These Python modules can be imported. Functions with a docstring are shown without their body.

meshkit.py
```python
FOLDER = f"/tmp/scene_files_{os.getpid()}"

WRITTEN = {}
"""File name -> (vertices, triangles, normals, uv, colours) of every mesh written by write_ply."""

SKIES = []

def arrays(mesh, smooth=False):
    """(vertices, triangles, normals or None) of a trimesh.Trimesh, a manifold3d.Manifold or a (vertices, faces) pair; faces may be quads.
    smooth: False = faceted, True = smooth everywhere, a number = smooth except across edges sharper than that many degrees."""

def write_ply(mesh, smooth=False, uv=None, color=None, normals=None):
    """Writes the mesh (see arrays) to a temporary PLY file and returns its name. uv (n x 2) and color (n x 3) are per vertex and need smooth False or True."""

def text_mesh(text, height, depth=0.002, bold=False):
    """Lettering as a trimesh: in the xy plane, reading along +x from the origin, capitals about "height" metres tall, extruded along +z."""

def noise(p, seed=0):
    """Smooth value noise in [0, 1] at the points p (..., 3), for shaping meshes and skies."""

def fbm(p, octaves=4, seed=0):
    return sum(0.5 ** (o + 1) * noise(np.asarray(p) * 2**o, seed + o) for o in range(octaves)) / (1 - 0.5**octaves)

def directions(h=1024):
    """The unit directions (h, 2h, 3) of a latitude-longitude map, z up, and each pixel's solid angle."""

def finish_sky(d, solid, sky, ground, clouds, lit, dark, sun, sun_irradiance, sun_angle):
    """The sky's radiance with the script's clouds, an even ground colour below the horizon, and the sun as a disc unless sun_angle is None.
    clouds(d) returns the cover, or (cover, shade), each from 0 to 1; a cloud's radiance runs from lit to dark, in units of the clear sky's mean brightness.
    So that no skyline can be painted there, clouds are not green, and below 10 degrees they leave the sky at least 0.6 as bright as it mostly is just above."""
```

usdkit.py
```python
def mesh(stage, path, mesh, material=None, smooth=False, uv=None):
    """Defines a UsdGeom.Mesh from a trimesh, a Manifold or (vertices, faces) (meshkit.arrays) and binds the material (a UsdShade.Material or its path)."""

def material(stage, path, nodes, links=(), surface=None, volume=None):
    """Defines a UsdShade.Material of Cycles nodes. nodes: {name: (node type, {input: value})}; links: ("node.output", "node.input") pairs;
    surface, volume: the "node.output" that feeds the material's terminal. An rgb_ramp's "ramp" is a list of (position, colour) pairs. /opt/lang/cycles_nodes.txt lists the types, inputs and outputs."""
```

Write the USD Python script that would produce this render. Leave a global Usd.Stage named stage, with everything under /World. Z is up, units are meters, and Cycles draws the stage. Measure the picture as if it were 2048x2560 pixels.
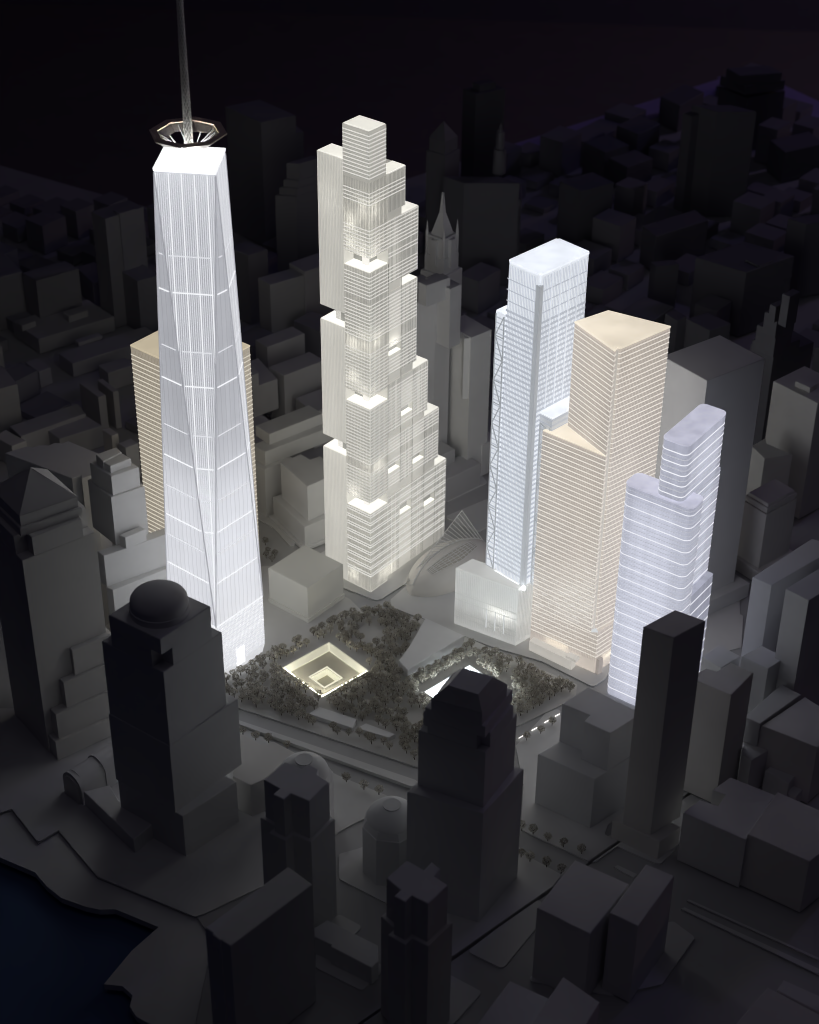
import math, random
import numpy as np, trimesh, usdkit, meshkit
from shapely.geometry import Polygon
from pxr import Usd, UsdGeom, UsdLux, UsdShade, Gf, Sdf

stage = Usd.Stage.CreateInMemory()
UsdGeom.SetStageUpAxis(stage, UsdGeom.Tokens.z); UsdGeom.SetStageMetersPerUnit(stage, 1.0)
UsdGeom.Xform.Define(stage, '/World'); UsdGeom.Scope.Define(stage, '/World/Looks')
stage.SetDefaultPrim(stage.GetPrimAtPath('/World'))
S = 1/500.0     # an exhibition model at 1:500; all numbers below are in metres of the real city
H=898.65; FPX=4457.79; PITCH=0.599708; ROLL=-0.011113; YW=0.67587; YP=0.82410; Y3=0.79279
O2=[-31.7, 1194.2]
BLD=[('dome_tower','dark stepped office tower crowned by a round dome, front left','building', None, [
('P',[[-152.6,886.9],[-118.9,921.9],[-168.0,956.9],[-201.7,922.0]],0.0,38.4),
('P',[[-157.9,890.5],[-116.8,939.8],[-162.3,972.2],[-203.3,923.0]],38.4,98.7),
('P',[[-157.8,891.1],[-124.1,933.8],[-168.6,965.6],[-202.4,923.0]],98.7,161.8),
('P',[[-152.0,898.5],[-129.9,926.5],[-137.5,931.9],[-131.7,939.3],[-161.0,960.2],[-166.8,952.8],[-174.4,958.3],[-196.6,930.3],[-188.9,924.8],[-194.7,917.5],[-165.5,896.6],[-159.7,903.9]],161.8,176.8),
('P',[[-157.9,890.6],[-129.5,926.1],[-166.0,951.1],[-194.4,915.6]],176.8,189.3),('D',[-161.9,920.8],19.5,189.3,4.5,0.0),('D',[-161.9,920.8],18.8,193.8,4.5,8.2)]),('flat_pyramid_tower','dark office tower with stepped top and cut-off pyramid roof, front centre','building', None, [
('P',[[49.1,829.4],[76.9,871.6],[28.3,890.8],[0.5,848.6]],0.0,99.5),
('P',[[49.2,834.6],[70.4,871.8],[28.5,892.4],[7.3,855.2]],99.5,146.7),
('P',[[52.1,839.6],[67.5,866.8],[61.9,869.6],[64.7,874.6],[34.2,889.6],[31.3,884.6],[25.7,887.4],[10.2,860.3],[15.9,857.5],[13.0,852.5],[43.5,837.4],[46.4,842.4]],146.7,158.4),
('P',[[48.4,835.2],[66.8,871.0],[29.5,888.8],[11.2,853.0]],158.4,167.4),
('P',[[46.1,836.5],[62.7,864.2],[31.4,877.1],[14.8,849.4]],167.4,177.4),('L',[[46.1,836.5],[62.7,864.2],[31.4,877.1],[14.8,849.4]],177.4,[[42.8,828.2],[52.4,845.0],[34.2,853.3],[24.7,836.5]],199.4)]),('pyramid_tower','dark stepped tower with a pyramid roof at the left edge','building', None, [
('P',[[-266.0,991.9],[-221.3,1027.0],[-255.1,1069.9],[-299.7,1034.8]],0.0,176.4),
('P',[[-258.8,997.6],[-228.6,1021.3],[-234.0,1028.3],[-226.8,1033.9],[-249.6,1063.0],[-256.8,1057.3],[-262.3,1064.2],[-292.5,1040.5],[-287.1,1033.5],[-294.3,1027.8],[-271.5,998.8],[-264.3,1004.5]],176.4,192.0),
('P',[[-266.2,998.2],[-228.2,1024.7],[-256.8,1061.0],[-294.7,1034.6]],192.0,199.0),
('P',[[-265.8,1000.4],[-230.6,1025.0],[-257.1,1058.8],[-292.4,1034.2]],199.0,208.0),('L',[[-265.8,1000.4],[-230.6,1025.0],[-257.1,1058.8],[-292.4,1034.2]],208.0,[[-261.2,1029.8],[-261.7,1029.9],[-261.7,1029.5],[-261.3,1029.4]],228.6),
('P',[[-242.6,1005.2],[-216.5,1025.7],[-237.5,1052.4],[-263.6,1032.0]],0.0,86.7),
('P',[[-249.6,996.5],[-213.4,1025.0],[-235.9,1053.7],[-272.2,1025.2]],0.0,63.5),
('P',[[-256.2,988.2],[-210.3,1024.2],[-234.4,1054.9],[-280.3,1018.8]],0.0,40.1),
('P',[[-258.0,983.5],[-207.2,1023.5],[-232.8,1056.1],[-283.7,1016.2]],0.0,17.3)]),('cross_plan_tower','dark apartment tower with a cross-shaped flat roof, in front of the domed pavilion','building','apartment towers with cross-shaped roofs',[
('P',[[-93.7,834.9],[-78.9,855.9],[-67.4,849.2],[-63.6,853.7],[-53.6,846.8],[-54.1,841.8],[-45.8,834.4],[-59.8,813.1],[-71.7,819.8],[-76.2,814.4],[-87.0,821.6],[-83.3,827.1]],0.0,88.5),
('P',[[-90.3,835.4],[-79.8,827.6],[-83.5,822.3],[-76.6,817.7],[-72.3,823.0],[-60.6,816.4],[-49.1,833.9],[-56.8,840.8],[-56.3,845.6],[-63.2,850.4],[-66.9,846.0],[-78.1,852.5]],88.5,121.0)]),('cross_plan_tower','dark apartment tower with a cross-shaped flat roof, bottom centre of the view','building','apartment towers with cross-shaped roofs',[
('P',[[-14.5,751.5],[0.4,770.1],[10.6,762.2],[15.4,769.3],[23.9,760.0],[20.5,754.1],[28.7,746.9],[14.1,728.3],[4.5,734.6],[0.5,729.5],[-10.0,736.8],[-6.1,742.2]],0.0,88.5),
('P',[[-11.2,751.6],[-2.8,742.4],[-6.5,737.4],[-0.0,732.9],[4.0,737.9],[13.5,731.7],[25.2,746.6],[17.3,753.6],[20.8,759.7],[15.7,765.3],[11.1,758.6],[0.8,766.6]],88.5,121.0)]),('long_flat_building','dark slab building with a long narrow roof at the bottom left','building', None, [
('P',[[-117.3,726.0],[-112.4,722.1],[-112.5,720.7],[-107.5,716.1],[-106.9,716.6],[-101.1,712.0],[-56.1,761.2],[-71.7,775.8]],0.0,105.0)]),('low_flat_building','low grey building with a narrow flat roof between the two cross-plan towers','building', None, [
('P',[[-59.3,808.0],[-58.6,800.6],[-47.4,794.0],[-47.7,792.3],[-21.0,775.3],[-16.7,780.2],[-17.3,793.8],[-50.9,815.2]],0.0,16.0)]),('domed_pavilion','small grey octagonal building with a round dome, beside the flat-pyramid tower','building', None, [
('P',[[-20.0,862.0],[-4.4,859.9],[8.1,869.4],[10.2,884.9],[0.7,897.4],[-14.9,899.5],[-27.4,890.0],[-29.5,874.5]],0.0,42.4),('L',[[-19.7,862.5],[-4.6,860.5],[7.5,869.7],[9.6,884.8],[0.3,896.9],[-14.7,898.9],[-26.8,889.7],[-28.9,874.6]],42.4,[[-18.5,864.5],[-5.2,862.7],[5.6,870.8],[7.4,884.2],[-0.8,894.9],[-14.2,896.7],[-24.9,888.6],[-26.7,875.2]],47.4),('R',[-9.7,879.7],17.2,47.4,[(1,0),(0.985,1.2),(0.93,3.4),(0.8,6.0),(0.58,8.6),(0.36,10.1),(0.31,10.2)]),('disk',[-9.7,879.7],6.1,57.6,0.9)]),('domed_pavilion','small grey octagonal building with a round dome, behind the cross-roofed tower','building', None, [
('P',[[-81.6,904.7],[-66.0,902.6],[-53.5,912.1],[-51.4,927.6],[-60.9,940.1],[-76.5,942.2],[-89.0,932.7],[-91.1,917.2]],0.0,43.4),('L',[[-81.3,905.2],[-66.2,903.2],[-54.1,912.4],[-52.0,927.5],[-61.2,939.6],[-76.3,941.6],[-88.4,932.4],[-90.5,917.3]],43.4,[[-80.1,907.2],[-66.8,905.4],[-56.0,913.5],[-54.2,926.9],[-62.4,937.6],[-75.7,939.5],[-86.5,931.3],[-88.3,917.9]],48.4),('R',[-71.2,922.4],17.2,48.4,[(1,0),(0.985,1.2),(0.93,3.4),(0.8,6.0),(0.58,8.6),(0.36,10.1),(0.31,10.2)]),('disk',[-71.2,922.4],6.1,58.6,0.9)]),('podium_building','low grey podium with an angular flat roof between the dome tower and a domed pavilion','building', None, [
('P',[[-123.2,936.4],[-109.8,927.1],[-100.8,933.2],[-87.3,952.1],[-78.2,960.2],[-96.6,973.6],[-105.7,970.3],[-121.8,982.6]],0.0,30.0)]),('low_podium','low dark podium with a flat roof between the barrel-vaulted hall and the dome tower','building', None, [
('P',[[-230.6,937.0],[-213.2,944.3],[-204.3,928.3],[-176.5,906.0],[-188.6,889.9]],0.0,13.0)]),('tall_slab_tower','tall plain black prism tower in front of the violet glowing tower','building', None, [
('P',[[175.3,889.3],[191.8,904.4],[161.2,925.7],[144.7,910.6]],0.0,17.0),
('P',[[169.7,895.9],[192.4,914.1],[174.0,925.4],[151.4,907.1]],17.0,191.1)]),('two_step_block','grey two-step office block with a notched roof left of the tall black prism','building', None, [
('P',[[130.7,919.1],[161.7,945.3],[123.7,970.4],[92.7,944.2]],0.0,47.0),
('P',[[108.7,958.0],[127.3,946.0],[122.9,939.7],[139.9,927.4],[163.7,948.6],[128.3,976.7]],47.0,82.1)]),('notched_tower','grey tower with a notched roof just right of the tall black prism','building', None, [
('P',[[195.5,963.8],[223.1,944.8],[242.3,969.2],[228.3,980.2],[216.5,970.3],[209.8,973.7],[202.5,968.0]],0.0,102.9)]),('flat_roof_block','dark block with a broad flat roof, lower right','building', None, [
('P',[[109.5,824.7],[82.7,782.9],[114.4,761.7],[142.3,804.0]],0.0,64.0)]),('narrow_roof_block','dark block with a narrow flat roof against the broad-roofed block, lower right','building', None, [
('P',[[154.0,815.7],[127.1,773.8],[143.6,762.9],[170.9,805.9]],0.0,70.0)]),('edge_block','dark flat-roofed block cut by the bottom edge, left of a pair','building', None, [
('P',[[63.5,725.8],[29.3,671.1],[57.4,655.3],[87.1,712.0]],0.0,62.0)]),('edge_block','dark flat-roofed block cut by the bottom edge, right of a pair','building', None, [
('P',[[95.2,725.0],[64.6,673.3],[86.8,655.8],[115.6,706.0]],0.0,67.0)]),('corner_block','dark flat-roofed block in the bottom right corner','building', None, [
('P',[[221.7,735.2],[190.8,698.2],[223.4,676.6],[258.0,708.2]],0.0,48.0)]),('corner_block','lower dark roof behind the corner block, bottom right','building', None, [
('P',[[234.0,746.3],[228.5,738.1],[262.8,713.3],[269.4,724.5]],0.0,42.0)]),('wide_low_block','wide dark building with an angled flat roof at the lower right','building', None, [
('P',[[189.0,889.1],[228.0,863.4],[254.6,907.5],[226.3,924.9],[212.1,911.7],[220.3,907.0],[213.8,896.4],[201.9,901.8]],0.0,45.0)]),('wide_low_block','wide dark building with a plain flat roof at the right edge, beside the angled one','building', None, [
('P',[[229.1,866.2],[266.1,841.3],[303.0,874.8],[256.0,907.6]],0.0,48.0)]),('small_block','small grey block with a square roof beside the notched grey tower','building', None, [
('P',[[240.6,961.3],[246.5,954.1],[260.5,965.6],[244.6,977.3]],0.0,34.0)]),('small_block','small grey low block with two steps, near the right edge','building', None, [
('P',[[259.3,959.3],[273.7,945.5],[287.4,964.7],[272.5,974.4]],0.0,20.0),
('P',[[259.5,962.2],[279.6,942.2],[297.5,963.8],[282.7,979.4]],0.0,11.0)]),('long_block','long grey building whose end wall is lit violet, near the right edge','building', None, [
('P',[[242.3,976.5],[252.5,969.1],[287.8,1001.9],[275.1,1013.2]],0.0,56.0)]),('broad_block','broad grey building with a lit end wall, right of the long one','building', None, [
('P',[[253.8,969.4],[289.8,946.8],[314.8,973.9],[290.7,1001.7]],0.0,54.0)]),('cube_block','grey cube-like block with a lit front, left of two','building', None, [
('P',[[218.1,1032.3],[230.4,1019.0],[246.8,1033.4],[232.8,1046.7]],0.0,66.0)]),('cube_block','grey cube-like block with a lit front, right of two','building', None, [
('P',[[245.9,1026.0],[262.9,1011.2],[277.8,1024.7],[262.8,1038.6]],0.0,72.0)]),('thin_slab_tower','grey slab tower with a bright narrow front, left of two at the right edge','building', None, [
('P',[[252.8,1056.8],[265.1,1046.6],[323.2,1096.4],[305.5,1106.9]],0.0,121.6)]),('thin_slab_tower','grey slab tower with a bright narrow front, right of two at the right edge','building', None, [
('P',[[270.1,1024.5],[283.9,1010.3],[339.6,1058.4],[320.6,1068.5]],0.0,135.6)]),('big_slab_tower','big plain grey slab tower behind the violet glowing tower','building', None, [
('P',[[222.3,1161.5],[271.1,1196.5],[241.6,1233.4],[192.7,1198.5]],0.0,226.9),
('P',[[220.6,1149.3],[179.8,1200.3],[243.3,1245.7],[284.1,1194.7]],0.0,14.0)]),('capped_tower','grey tower with a two-step cap roof, right of the big slab tower','building', None, [
('P',[[294.8,1212.4],[274.1,1239.0],[309.9,1269.2],[330.6,1242.6]],0.0,12.0),
('P',[[295.4,1218.1],[325.1,1243.2],[309.3,1263.5],[279.6,1238.4]],0.0,66.7),
('P',[[295.6,1218.8],[324.4,1243.1],[309.1,1262.8],[280.3,1238.5]],69.2,72.7),
('P',[[296.1,1220.4],[322.8,1243.0],[308.6,1261.2],[281.9,1238.6]],66.7,69.2),
('P',[[296.4,1221.3],[321.9,1242.9],[308.3,1260.3],[282.8,1238.7]],72.7,75.7)]),('lit_face_tower','grey tower with a pale lit front wall and small roof box, right edge','building', None, [
('P',[[347.2,1310.1],[379.1,1337.5],[347.4,1374.5],[315.5,1347.2]],0.0,120.0),
('P',[[343.3,1327.4],[351.9,1335.8],[341.1,1347.0],[332.5,1338.6]],120.0,125.0)]),('notched_block','dark grey block with a recessed roof corner behind the capped tower','building', None, [
('P',[[295.4,1307.2],[303.4,1287.3],[328.5,1294.4],[309.0,1312.0],[309.6,1321.1]],0.0,78.0)]),('ziggurat_tower','dark stepped art deco style tower at the far right','building', None, [
('P',[[320.3,1380.7],[361.3,1409.2],[345.2,1432.4],[304.1,1403.9]],0.0,125.0),
('P',[[316.8,1365.5],[343.3,1387.1],[327.3,1406.8],[300.8,1385.1]],125.0,140.0),
('P',[[313.5,1353.2],[332.1,1374.0],[317.6,1387.0],[298.9,1366.2]],140.0,165.0),
('P',[[309.9,1340.9],[328.2,1354.9],[319.4,1366.3],[301.1,1352.3]],165.0,185.0),
('P',[[305.5,1332.4],[320.0,1345.1],[315.7,1350.0],[301.2,1337.3]],185.0,200.0),
('P',[[313.7,1324.1],[324.0,1333.5],[318.8,1339.2],[308.5,1329.8]],185.0,214.0)]),('low_block','low dark block in front of the stepped tower at the far right','building', None, [
('P',[[325.6,1428.1],[330.3,1422.3],[340.8,1436.9],[334.1,1443.6]],0.0,58.0)]),('two_step_block','pale grey two-step block left of the stacked glowing tower','building', None, [
('P',[[-90.7,1251.5],[-124.5,1302.2],[-93.8,1325.8],[-60.0,1275.1]],0.0,3.0),
('P',[[-90.0,1255.8],[-64.1,1275.8],[-94.5,1321.5],[-120.4,1301.5]],3.0,23.1),
('P',[[-112.5,1301.4],[-87.3,1265.2],[-60.2,1288.3],[-78.7,1313.8],[-87.2,1307.8],[-95.9,1317.0]],23.1,58.8)]),('long_step_building','long grey three-step building between the white tower and the stacked tower','building', None, [
('P',[[-126.8,1304.0],[-102.9,1322.8],[-115.7,1335.5],[-139.6,1316.6]],0.0,50.4),
('P',[[-126.4,1309.7],[-67.7,1355.3],[-79.7,1366.9],[-138.4,1321.3]],50.4,64.8),
('P',[[-123.0,1321.6],[-78.0,1357.9],[-91.3,1372.3],[-136.2,1335.9]],64.8,75.5)]),('dark_block','dark box building behind the long three-step building, right one','building', None, [
('P',[[-118.8,1447.1],[-82.2,1477.4],[-97.5,1493.8],[-134.1,1463.5]],0.0,62.0)]),('lit_face_block','dark box building with a grey lit front, behind the long building, left one','building', None, [
('P',[[-137.7,1493.9],[-103.6,1522.2],[-116.1,1536.7],[-150.2,1508.3]],0.0,66.0)]),('low_block','low dark block beside the stacked tower, behind the long building','building', None, [
('P',[[-90.2,1417.9],[-56.0,1444.9],[-74.1,1470.7],[-108.3,1443.7]],0.0,40.0)]),('stair_step_building','dark building with a stair-stepped end just right of the white tower','building', None, [
('P',[[-137.9,1377.0],[-115.7,1400.8],[-151.6,1445.3],[-173.8,1421.4]],0.0,30.0),
('P',[[-146.7,1423.9],[-124.5,1441.2],[-145.4,1480.1],[-167.6,1462.8]],30.0,62.0),
('P',[[-150.7,1418.1],[-140.7,1427.5],[-155.9,1460.2],[-165.9,1450.8]],62.0,76.0)]),('low_block','low dark block to the right of the stair-stepped building','building', None, [
('P',[[-126.2,1463.5],[-121.0,1464.1],[-144.6,1488.7],[-149.9,1488.2]],0.0,28.0)]),('background_tower','tall dark box tower behind the ring mast of the white tower','building', None, [
('P',[[-166.7,1844.5],[-130.4,1867.1],[-173.3,1912.2],[-209.7,1889.6]],0.0,150.0),
('P',[[-148.4,1869.1],[-123.3,1882.1],[-137.2,1908.8],[-162.2,1895.7]],0.0,125.0)]),('background_tower','dark tower with a stepped crown left of the stacked tower','building', None, [
('P',[[-123.5,1740.8],[-82.5,1773.9],[-104.9,1777.1],[-145.9,1744.0]],0.0,110.0),
('P',[[-122.2,1743.4],[-86.9,1771.8],[-106.2,1774.6],[-141.4,1746.1]],110.0,118.0),
('P',[[-120.9,1745.9],[-91.4,1769.8],[-107.5,1772.1],[-137.0,1748.2]],118.0,126.0),
('P',[[-119.8,1748.1],[-95.2,1768.0],[-108.6,1769.9],[-133.2,1750.0]],126.0,144.0)]),('background_block','dark block with a grey front behind the stacked tower, upper one','building', None, [
('P',[[-141.4,1592.5],[-108.3,1615.2],[-121.4,1630.2],[-154.5,1607.5]],0.0,82.0),
('P',[[-108.1,1613.9],[-77.4,1639.4],[-94.0,1659.4],[-124.7,1633.9]],0.0,86.0)]),('background_block','dark block right beside the upper part of the white tower','building', None, [
('P',[[-169.0,1661.4],[-150.1,1676.8],[-172.3,1695.4],[-191.3,1680.0]],0.0,80.0)]),('stepped_tower','grey stepped tower between the stacked tower and the white tower at right','building', None, [
('P',[[20.5,1390.5],[46.5,1413.5],[17.4,1446.5],[-8.6,1423.5]],0.0,142.1),
('P',[[1.9,1358.8],[20.5,1367.8],[-4.2,1399.3],[-19.6,1392.5]],0.0,186.1),
('P',[[20.5,1367.8],[33.6,1378.1],[8.8,1409.5],[-4.2,1399.3]],0.0,188.1),
('P',[[32.6,1358.1],[42.2,1367.7],[21.1,1389.0],[11.5,1379.5]],142.1,200.1),
('P',[[12.1,1348.2],[32.5,1364.6],[25.9,1372.0],[5.5,1355.6]],188.1,208.1),
('P',[[11.6,1378.8],[26.6,1349.0],[40.5,1360.5],[25.8,1377.2]],0.0,38.0),
('P',[[19.7,1319.4],[64.1,1359.5],[48.9,1375.2],[16.8,1346.5]],0.0,24.0)]),('plain_tower','plain grey tower beside the left edge of the tall white tower','building', None, [
('P',[[51.7,1364.1],[70.1,1379.5],[47.2,1407.2],[28.7,1391.8]],0.0,150.0),
('P',[[45.9,1364.3],[51.7,1365.2],[46.3,1398.8],[40.5,1397.8]],88.0,149.2),
('P',[[47.9,1416.1],[53.9,1418.3],[42.2,1450.2],[36.3,1448.1]],0.0,80.0),
('P',[[65.8,1374.0],[80.8,1387.3],[67.4,1402.3],[52.5,1389.0]],0.0,34.0)]),('spire_tower','grey gothic tower with a pointed spire and four corner pinnacles','building', None, [
('P',[[28.7,1448.0],[45.6,1469.1],[24.6,1486.0],[7.7,1464.9]],0.0,165.0),
('P',[[28.3,1451.7],[42.0,1468.7],[25.0,1482.4],[11.3,1465.3]],165.0,181.1),
('P',[[28.2,1453.2],[40.5,1468.5],[25.1,1480.8],[12.8,1465.5]],181.1,200.0),('L',[[27.8,1456.9],[36.8,1468.1],[25.5,1477.1],[16.5,1465.9]],200.0,[[27.0,1463.7],[30.0,1467.4],[26.3,1470.3],[23.3,1466.6]],219.6),('L',[[27.0,1463.9],[29.7,1467.3],[26.3,1470.1],[23.6,1466.7]],219.6,[[26.8,1466.0],[27.6,1467.1],[26.5,1468.0],[25.7,1466.9]],239.9),('pinnacle',[28.1,1453.5],1.4,167.1,202.0,214.0),('pinnacle',[40.2,1468.5],1.4,167.1,202.0,214.0),('pinnacle',[25.2,1480.5],1.4,167.1,202.0,214.0),('pinnacle',[13.1,1465.5],1.4,167.1,202.0,214.0),
('P',[[35.0,1456.1],[39.1,1461.2],[34.0,1465.3],[29.9,1460.2]],171.1,198.0),
('P',[[19.3,1468.7],[23.4,1473.8],[18.3,1477.9],[14.2,1472.8]],171.1,198.0),
('P',[[33.4,1470.2],[37.5,1475.4],[32.4,1479.5],[28.3,1474.3]],171.1,198.0),
('P',[[20.9,1454.6],[25.0,1459.7],[19.9,1463.8],[15.8,1458.7]],171.1,198.0)]),('background_tower','faint dark tower with a small pyramid roof behind the spire tower','building', None, [
('P',[[34.0,1794.1],[50.1,1814.2],[30.1,1830.3],[13.9,1810.2]],0.0,135.0),
('P',[[33.7,1797.0],[47.2,1813.9],[30.4,1827.4],[16.9,1810.6]],135.0,150.0),('L',[[33.7,1797.0],[47.2,1813.9],[30.4,1827.4],[16.9,1810.6]],150.0,[[32.1,1811.9],[32.3,1812.3],[32.0,1812.5],[31.8,1812.2]],166.8)]),('background_tower','faint very dark slab tower far behind the spire tower','building', None, [
('P',[[69.1,1908.1],[102.3,1927.3],[88.1,1945.1],[54.9,1925.9]],0.0,160.0),
('P',[[73.4,1916.4],[91.6,1927.0],[83.8,1936.8],[65.6,1926.2]],160.0,168.0)]),('background_tower','faint dark civic tower with a tiered lantern and wings','building', None, [
('P',[[53.9,1757.5],[112.9,1759.1],[91.3,1776.7],[32.3,1775.1]],0.0,120.0),
('P',[[81.3,1786.5],[117.6,1784.8],[119.3,1824.8],[83.1,1826.4]],0.0,90.0),('drum',[92.1,1787.3],7.3,120.0,147.4),('drum',[92.1,1787.3],4.8,147.4,166.6),('cone',[92.1,1787.3],2.8,166.6,176.1)]),('background_tower','faint dark tall tower with fluted front, upper right','building', None, [
('P',[[346.8,1941.3],[391.7,1942.6],[365.0,1962.4],[320.1,1961.1]],0.0,130.0),
('P',[[352.3,1945.2],[366.5,1947.9],[362.8,1967.5],[348.6,1964.9]],0.0,124.0),
('P',[[373.4,1946.3],[383.6,1951.1],[375.0,1969.2],[364.8,1964.4]],0.0,122.0),
('P',[[319.2,1947.0],[342.4,1965.9],[333.1,1974.7],[309.9,1955.8]],0.0,122.0)]),('background_block','faint dark wide block at the foot of the fluted tower, upper right','building', None, [
('P',[[267.7,1790.8],[331.3,1834.8],[319.1,1861.3],[255.5,1817.3]],0.0,45.0)]),('background_block','faint dark block left of the fluted tower, behind the tall white tower','building', None, [
('P',[[188.0,1852.1],[227.2,1877.7],[205.5,1905.8],[166.2,1880.2]],0.0,70.0)]),('background_block','faint dark block with a small square roof above the beige tower','building', None, [
('P',[[257.6,1703.2],[282.9,1709.2],[278.5,1719.7],[253.2,1713.7]],0.0,52.0)]),('background_block','faint dark broad block with a lit rib, right of the small square one','building', None, [
('P',[[341.6,1645.6],[397.5,1684.9],[350.2,1718.1],[294.3,1678.8]],0.0,75.0),
('P',[[357.0,1657.3],[372.9,1669.8],[360.2,1683.2],[344.3,1670.8]],0.0,77.0)]),('background_block','faint dark tower at the right edge, beside the broad block','building', None, [
('P',[[417.0,1733.9],[461.5,1749.9],[444.8,1764.4],[400.3,1748.3]],0.0,88.0)]),('background_block','faint dark low block with a grey side, below the table edge, upper right','building', None, [
('P',[[278.2,2091.7],[310.0,2126.5],[286.4,2154.9],[254.6,2120.0]],0.0,40.0)]),('background_block','faint dark low block left of the table edge, far back','building', None, [
('P',[[231.3,2024.7],[262.6,2048.6],[239.5,2080.3],[208.2,2056.4]],0.0,44.0)]),('background_block','faint dark low block behind the fluted tower on its left','building', None, [
('P',[[343.4,2197.9],[380.7,2246.1],[358.9,2276.8],[321.5,2228.5]],0.0,36.0)]),('background_block','faint dark low block between the white tower and the far table edge','building', None, [
('P',[[257.3,2003.7],[290.9,2031.6],[271.6,2058.1],[237.9,2030.2]],0.0,34.0)]),('background_tower','faint dark wide-topped tower standing past the far edge, upper right','building', None, [
('P',[[416.8,2133.7],[468.3,2160.6],[438.1,2200.6],[386.6,2173.7]],0.0,72.0),
('P',[[412.9,2132.6],[465.2,2154.7],[438.3,2190.0],[386.0,2167.9]],76.0,88.0),
('P',[[404.7,2136.6],[458.9,2148.6],[445.7,2174.2],[391.5,2162.2]],88.0,100.0)]),('background_block','faint dark block at the right edge, below the far corner of the table','building', None, [
('P',[[452.2,2040.3],[505.2,2069.7],[492.8,2106.6],[439.9,2077.2]],0.0,40.0)]),('background_block','faint dark block with a pale front behind the big slab tower','building', None, [
('P',[[292.4,1544.5],[315.0,1559.3],[295.1,1582.7],[272.6,1567.9]],0.0,62.0)]),('background_block','faint dark block just left of the one behind the big slab tower','building', None, [
('P',[[261.7,1556.4],[272.0,1566.2],[261.8,1581.5],[251.5,1571.6]],0.0,66.0)]),('low_long_building','low dark long building with two roof boxes, left background','building', None, [
('P',[[-379.3,1593.8],[-309.7,1643.9],[-343.2,1681.6],[-412.7,1631.5]],0.0,17.1),
('P',[[-398.5,1610.2],[-386.8,1620.9],[-393.6,1628.3],[-405.3,1617.5]],17.1,23.1),
('P',[[-353.8,1629.3],[-336.4,1643.6],[-344.0,1652.9],[-361.4,1638.6]],17.1,24.1)]),('low_long_building','low dark long building with one roof strip, behind the beige lit tower','building', None, [
('P',[[-337.3,1547.1],[-257.6,1605.6],[-275.1,1626.4],[-354.8,1567.9]],0.0,15.5),
('P',[[-336.7,1582.2],[-315.2,1598.6],[-320.0,1605.0],[-341.5,1588.6]],15.5,19.5)]),('small_block','small dark block with a grey lit side at the left, below the long low ones','building', None, [
('P',[[-366.4,1524.7],[-356.6,1534.6],[-373.4,1553.5],[-383.2,1543.7]],0.0,18.2)]),('left_edge_block','dark block with a grey lit front at the left edge','building', None, [
('P',[[-386.6,1426.7],[-367.3,1438.4],[-388.0,1472.6],[-407.3,1460.9]],0.0,55.0)]),('left_edge_block','dark narrow block at the left edge above the lit one','building', None, [
('P',[[-406.4,1517.3],[-398.7,1521.8],[-413.8,1547.7],[-421.4,1543.3]],0.0,48.0)]),('thin_slab_pair','pair of thin slab buildings with lit ends left of the beige lit tower','building', None, [
('P',[[-293.9,1443.6],[-287.6,1447.4],[-309.6,1473.2],[-315.9,1469.5]],0.0,38.8),
('P',[[-280.8,1449.5],[-276.2,1452.3],[-294.3,1474.7],[-298.9,1471.9]],0.0,40.8)]),('low_long_building','low grey long building with a bright edge, above the flat wide roof at left','building', None, [
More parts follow.
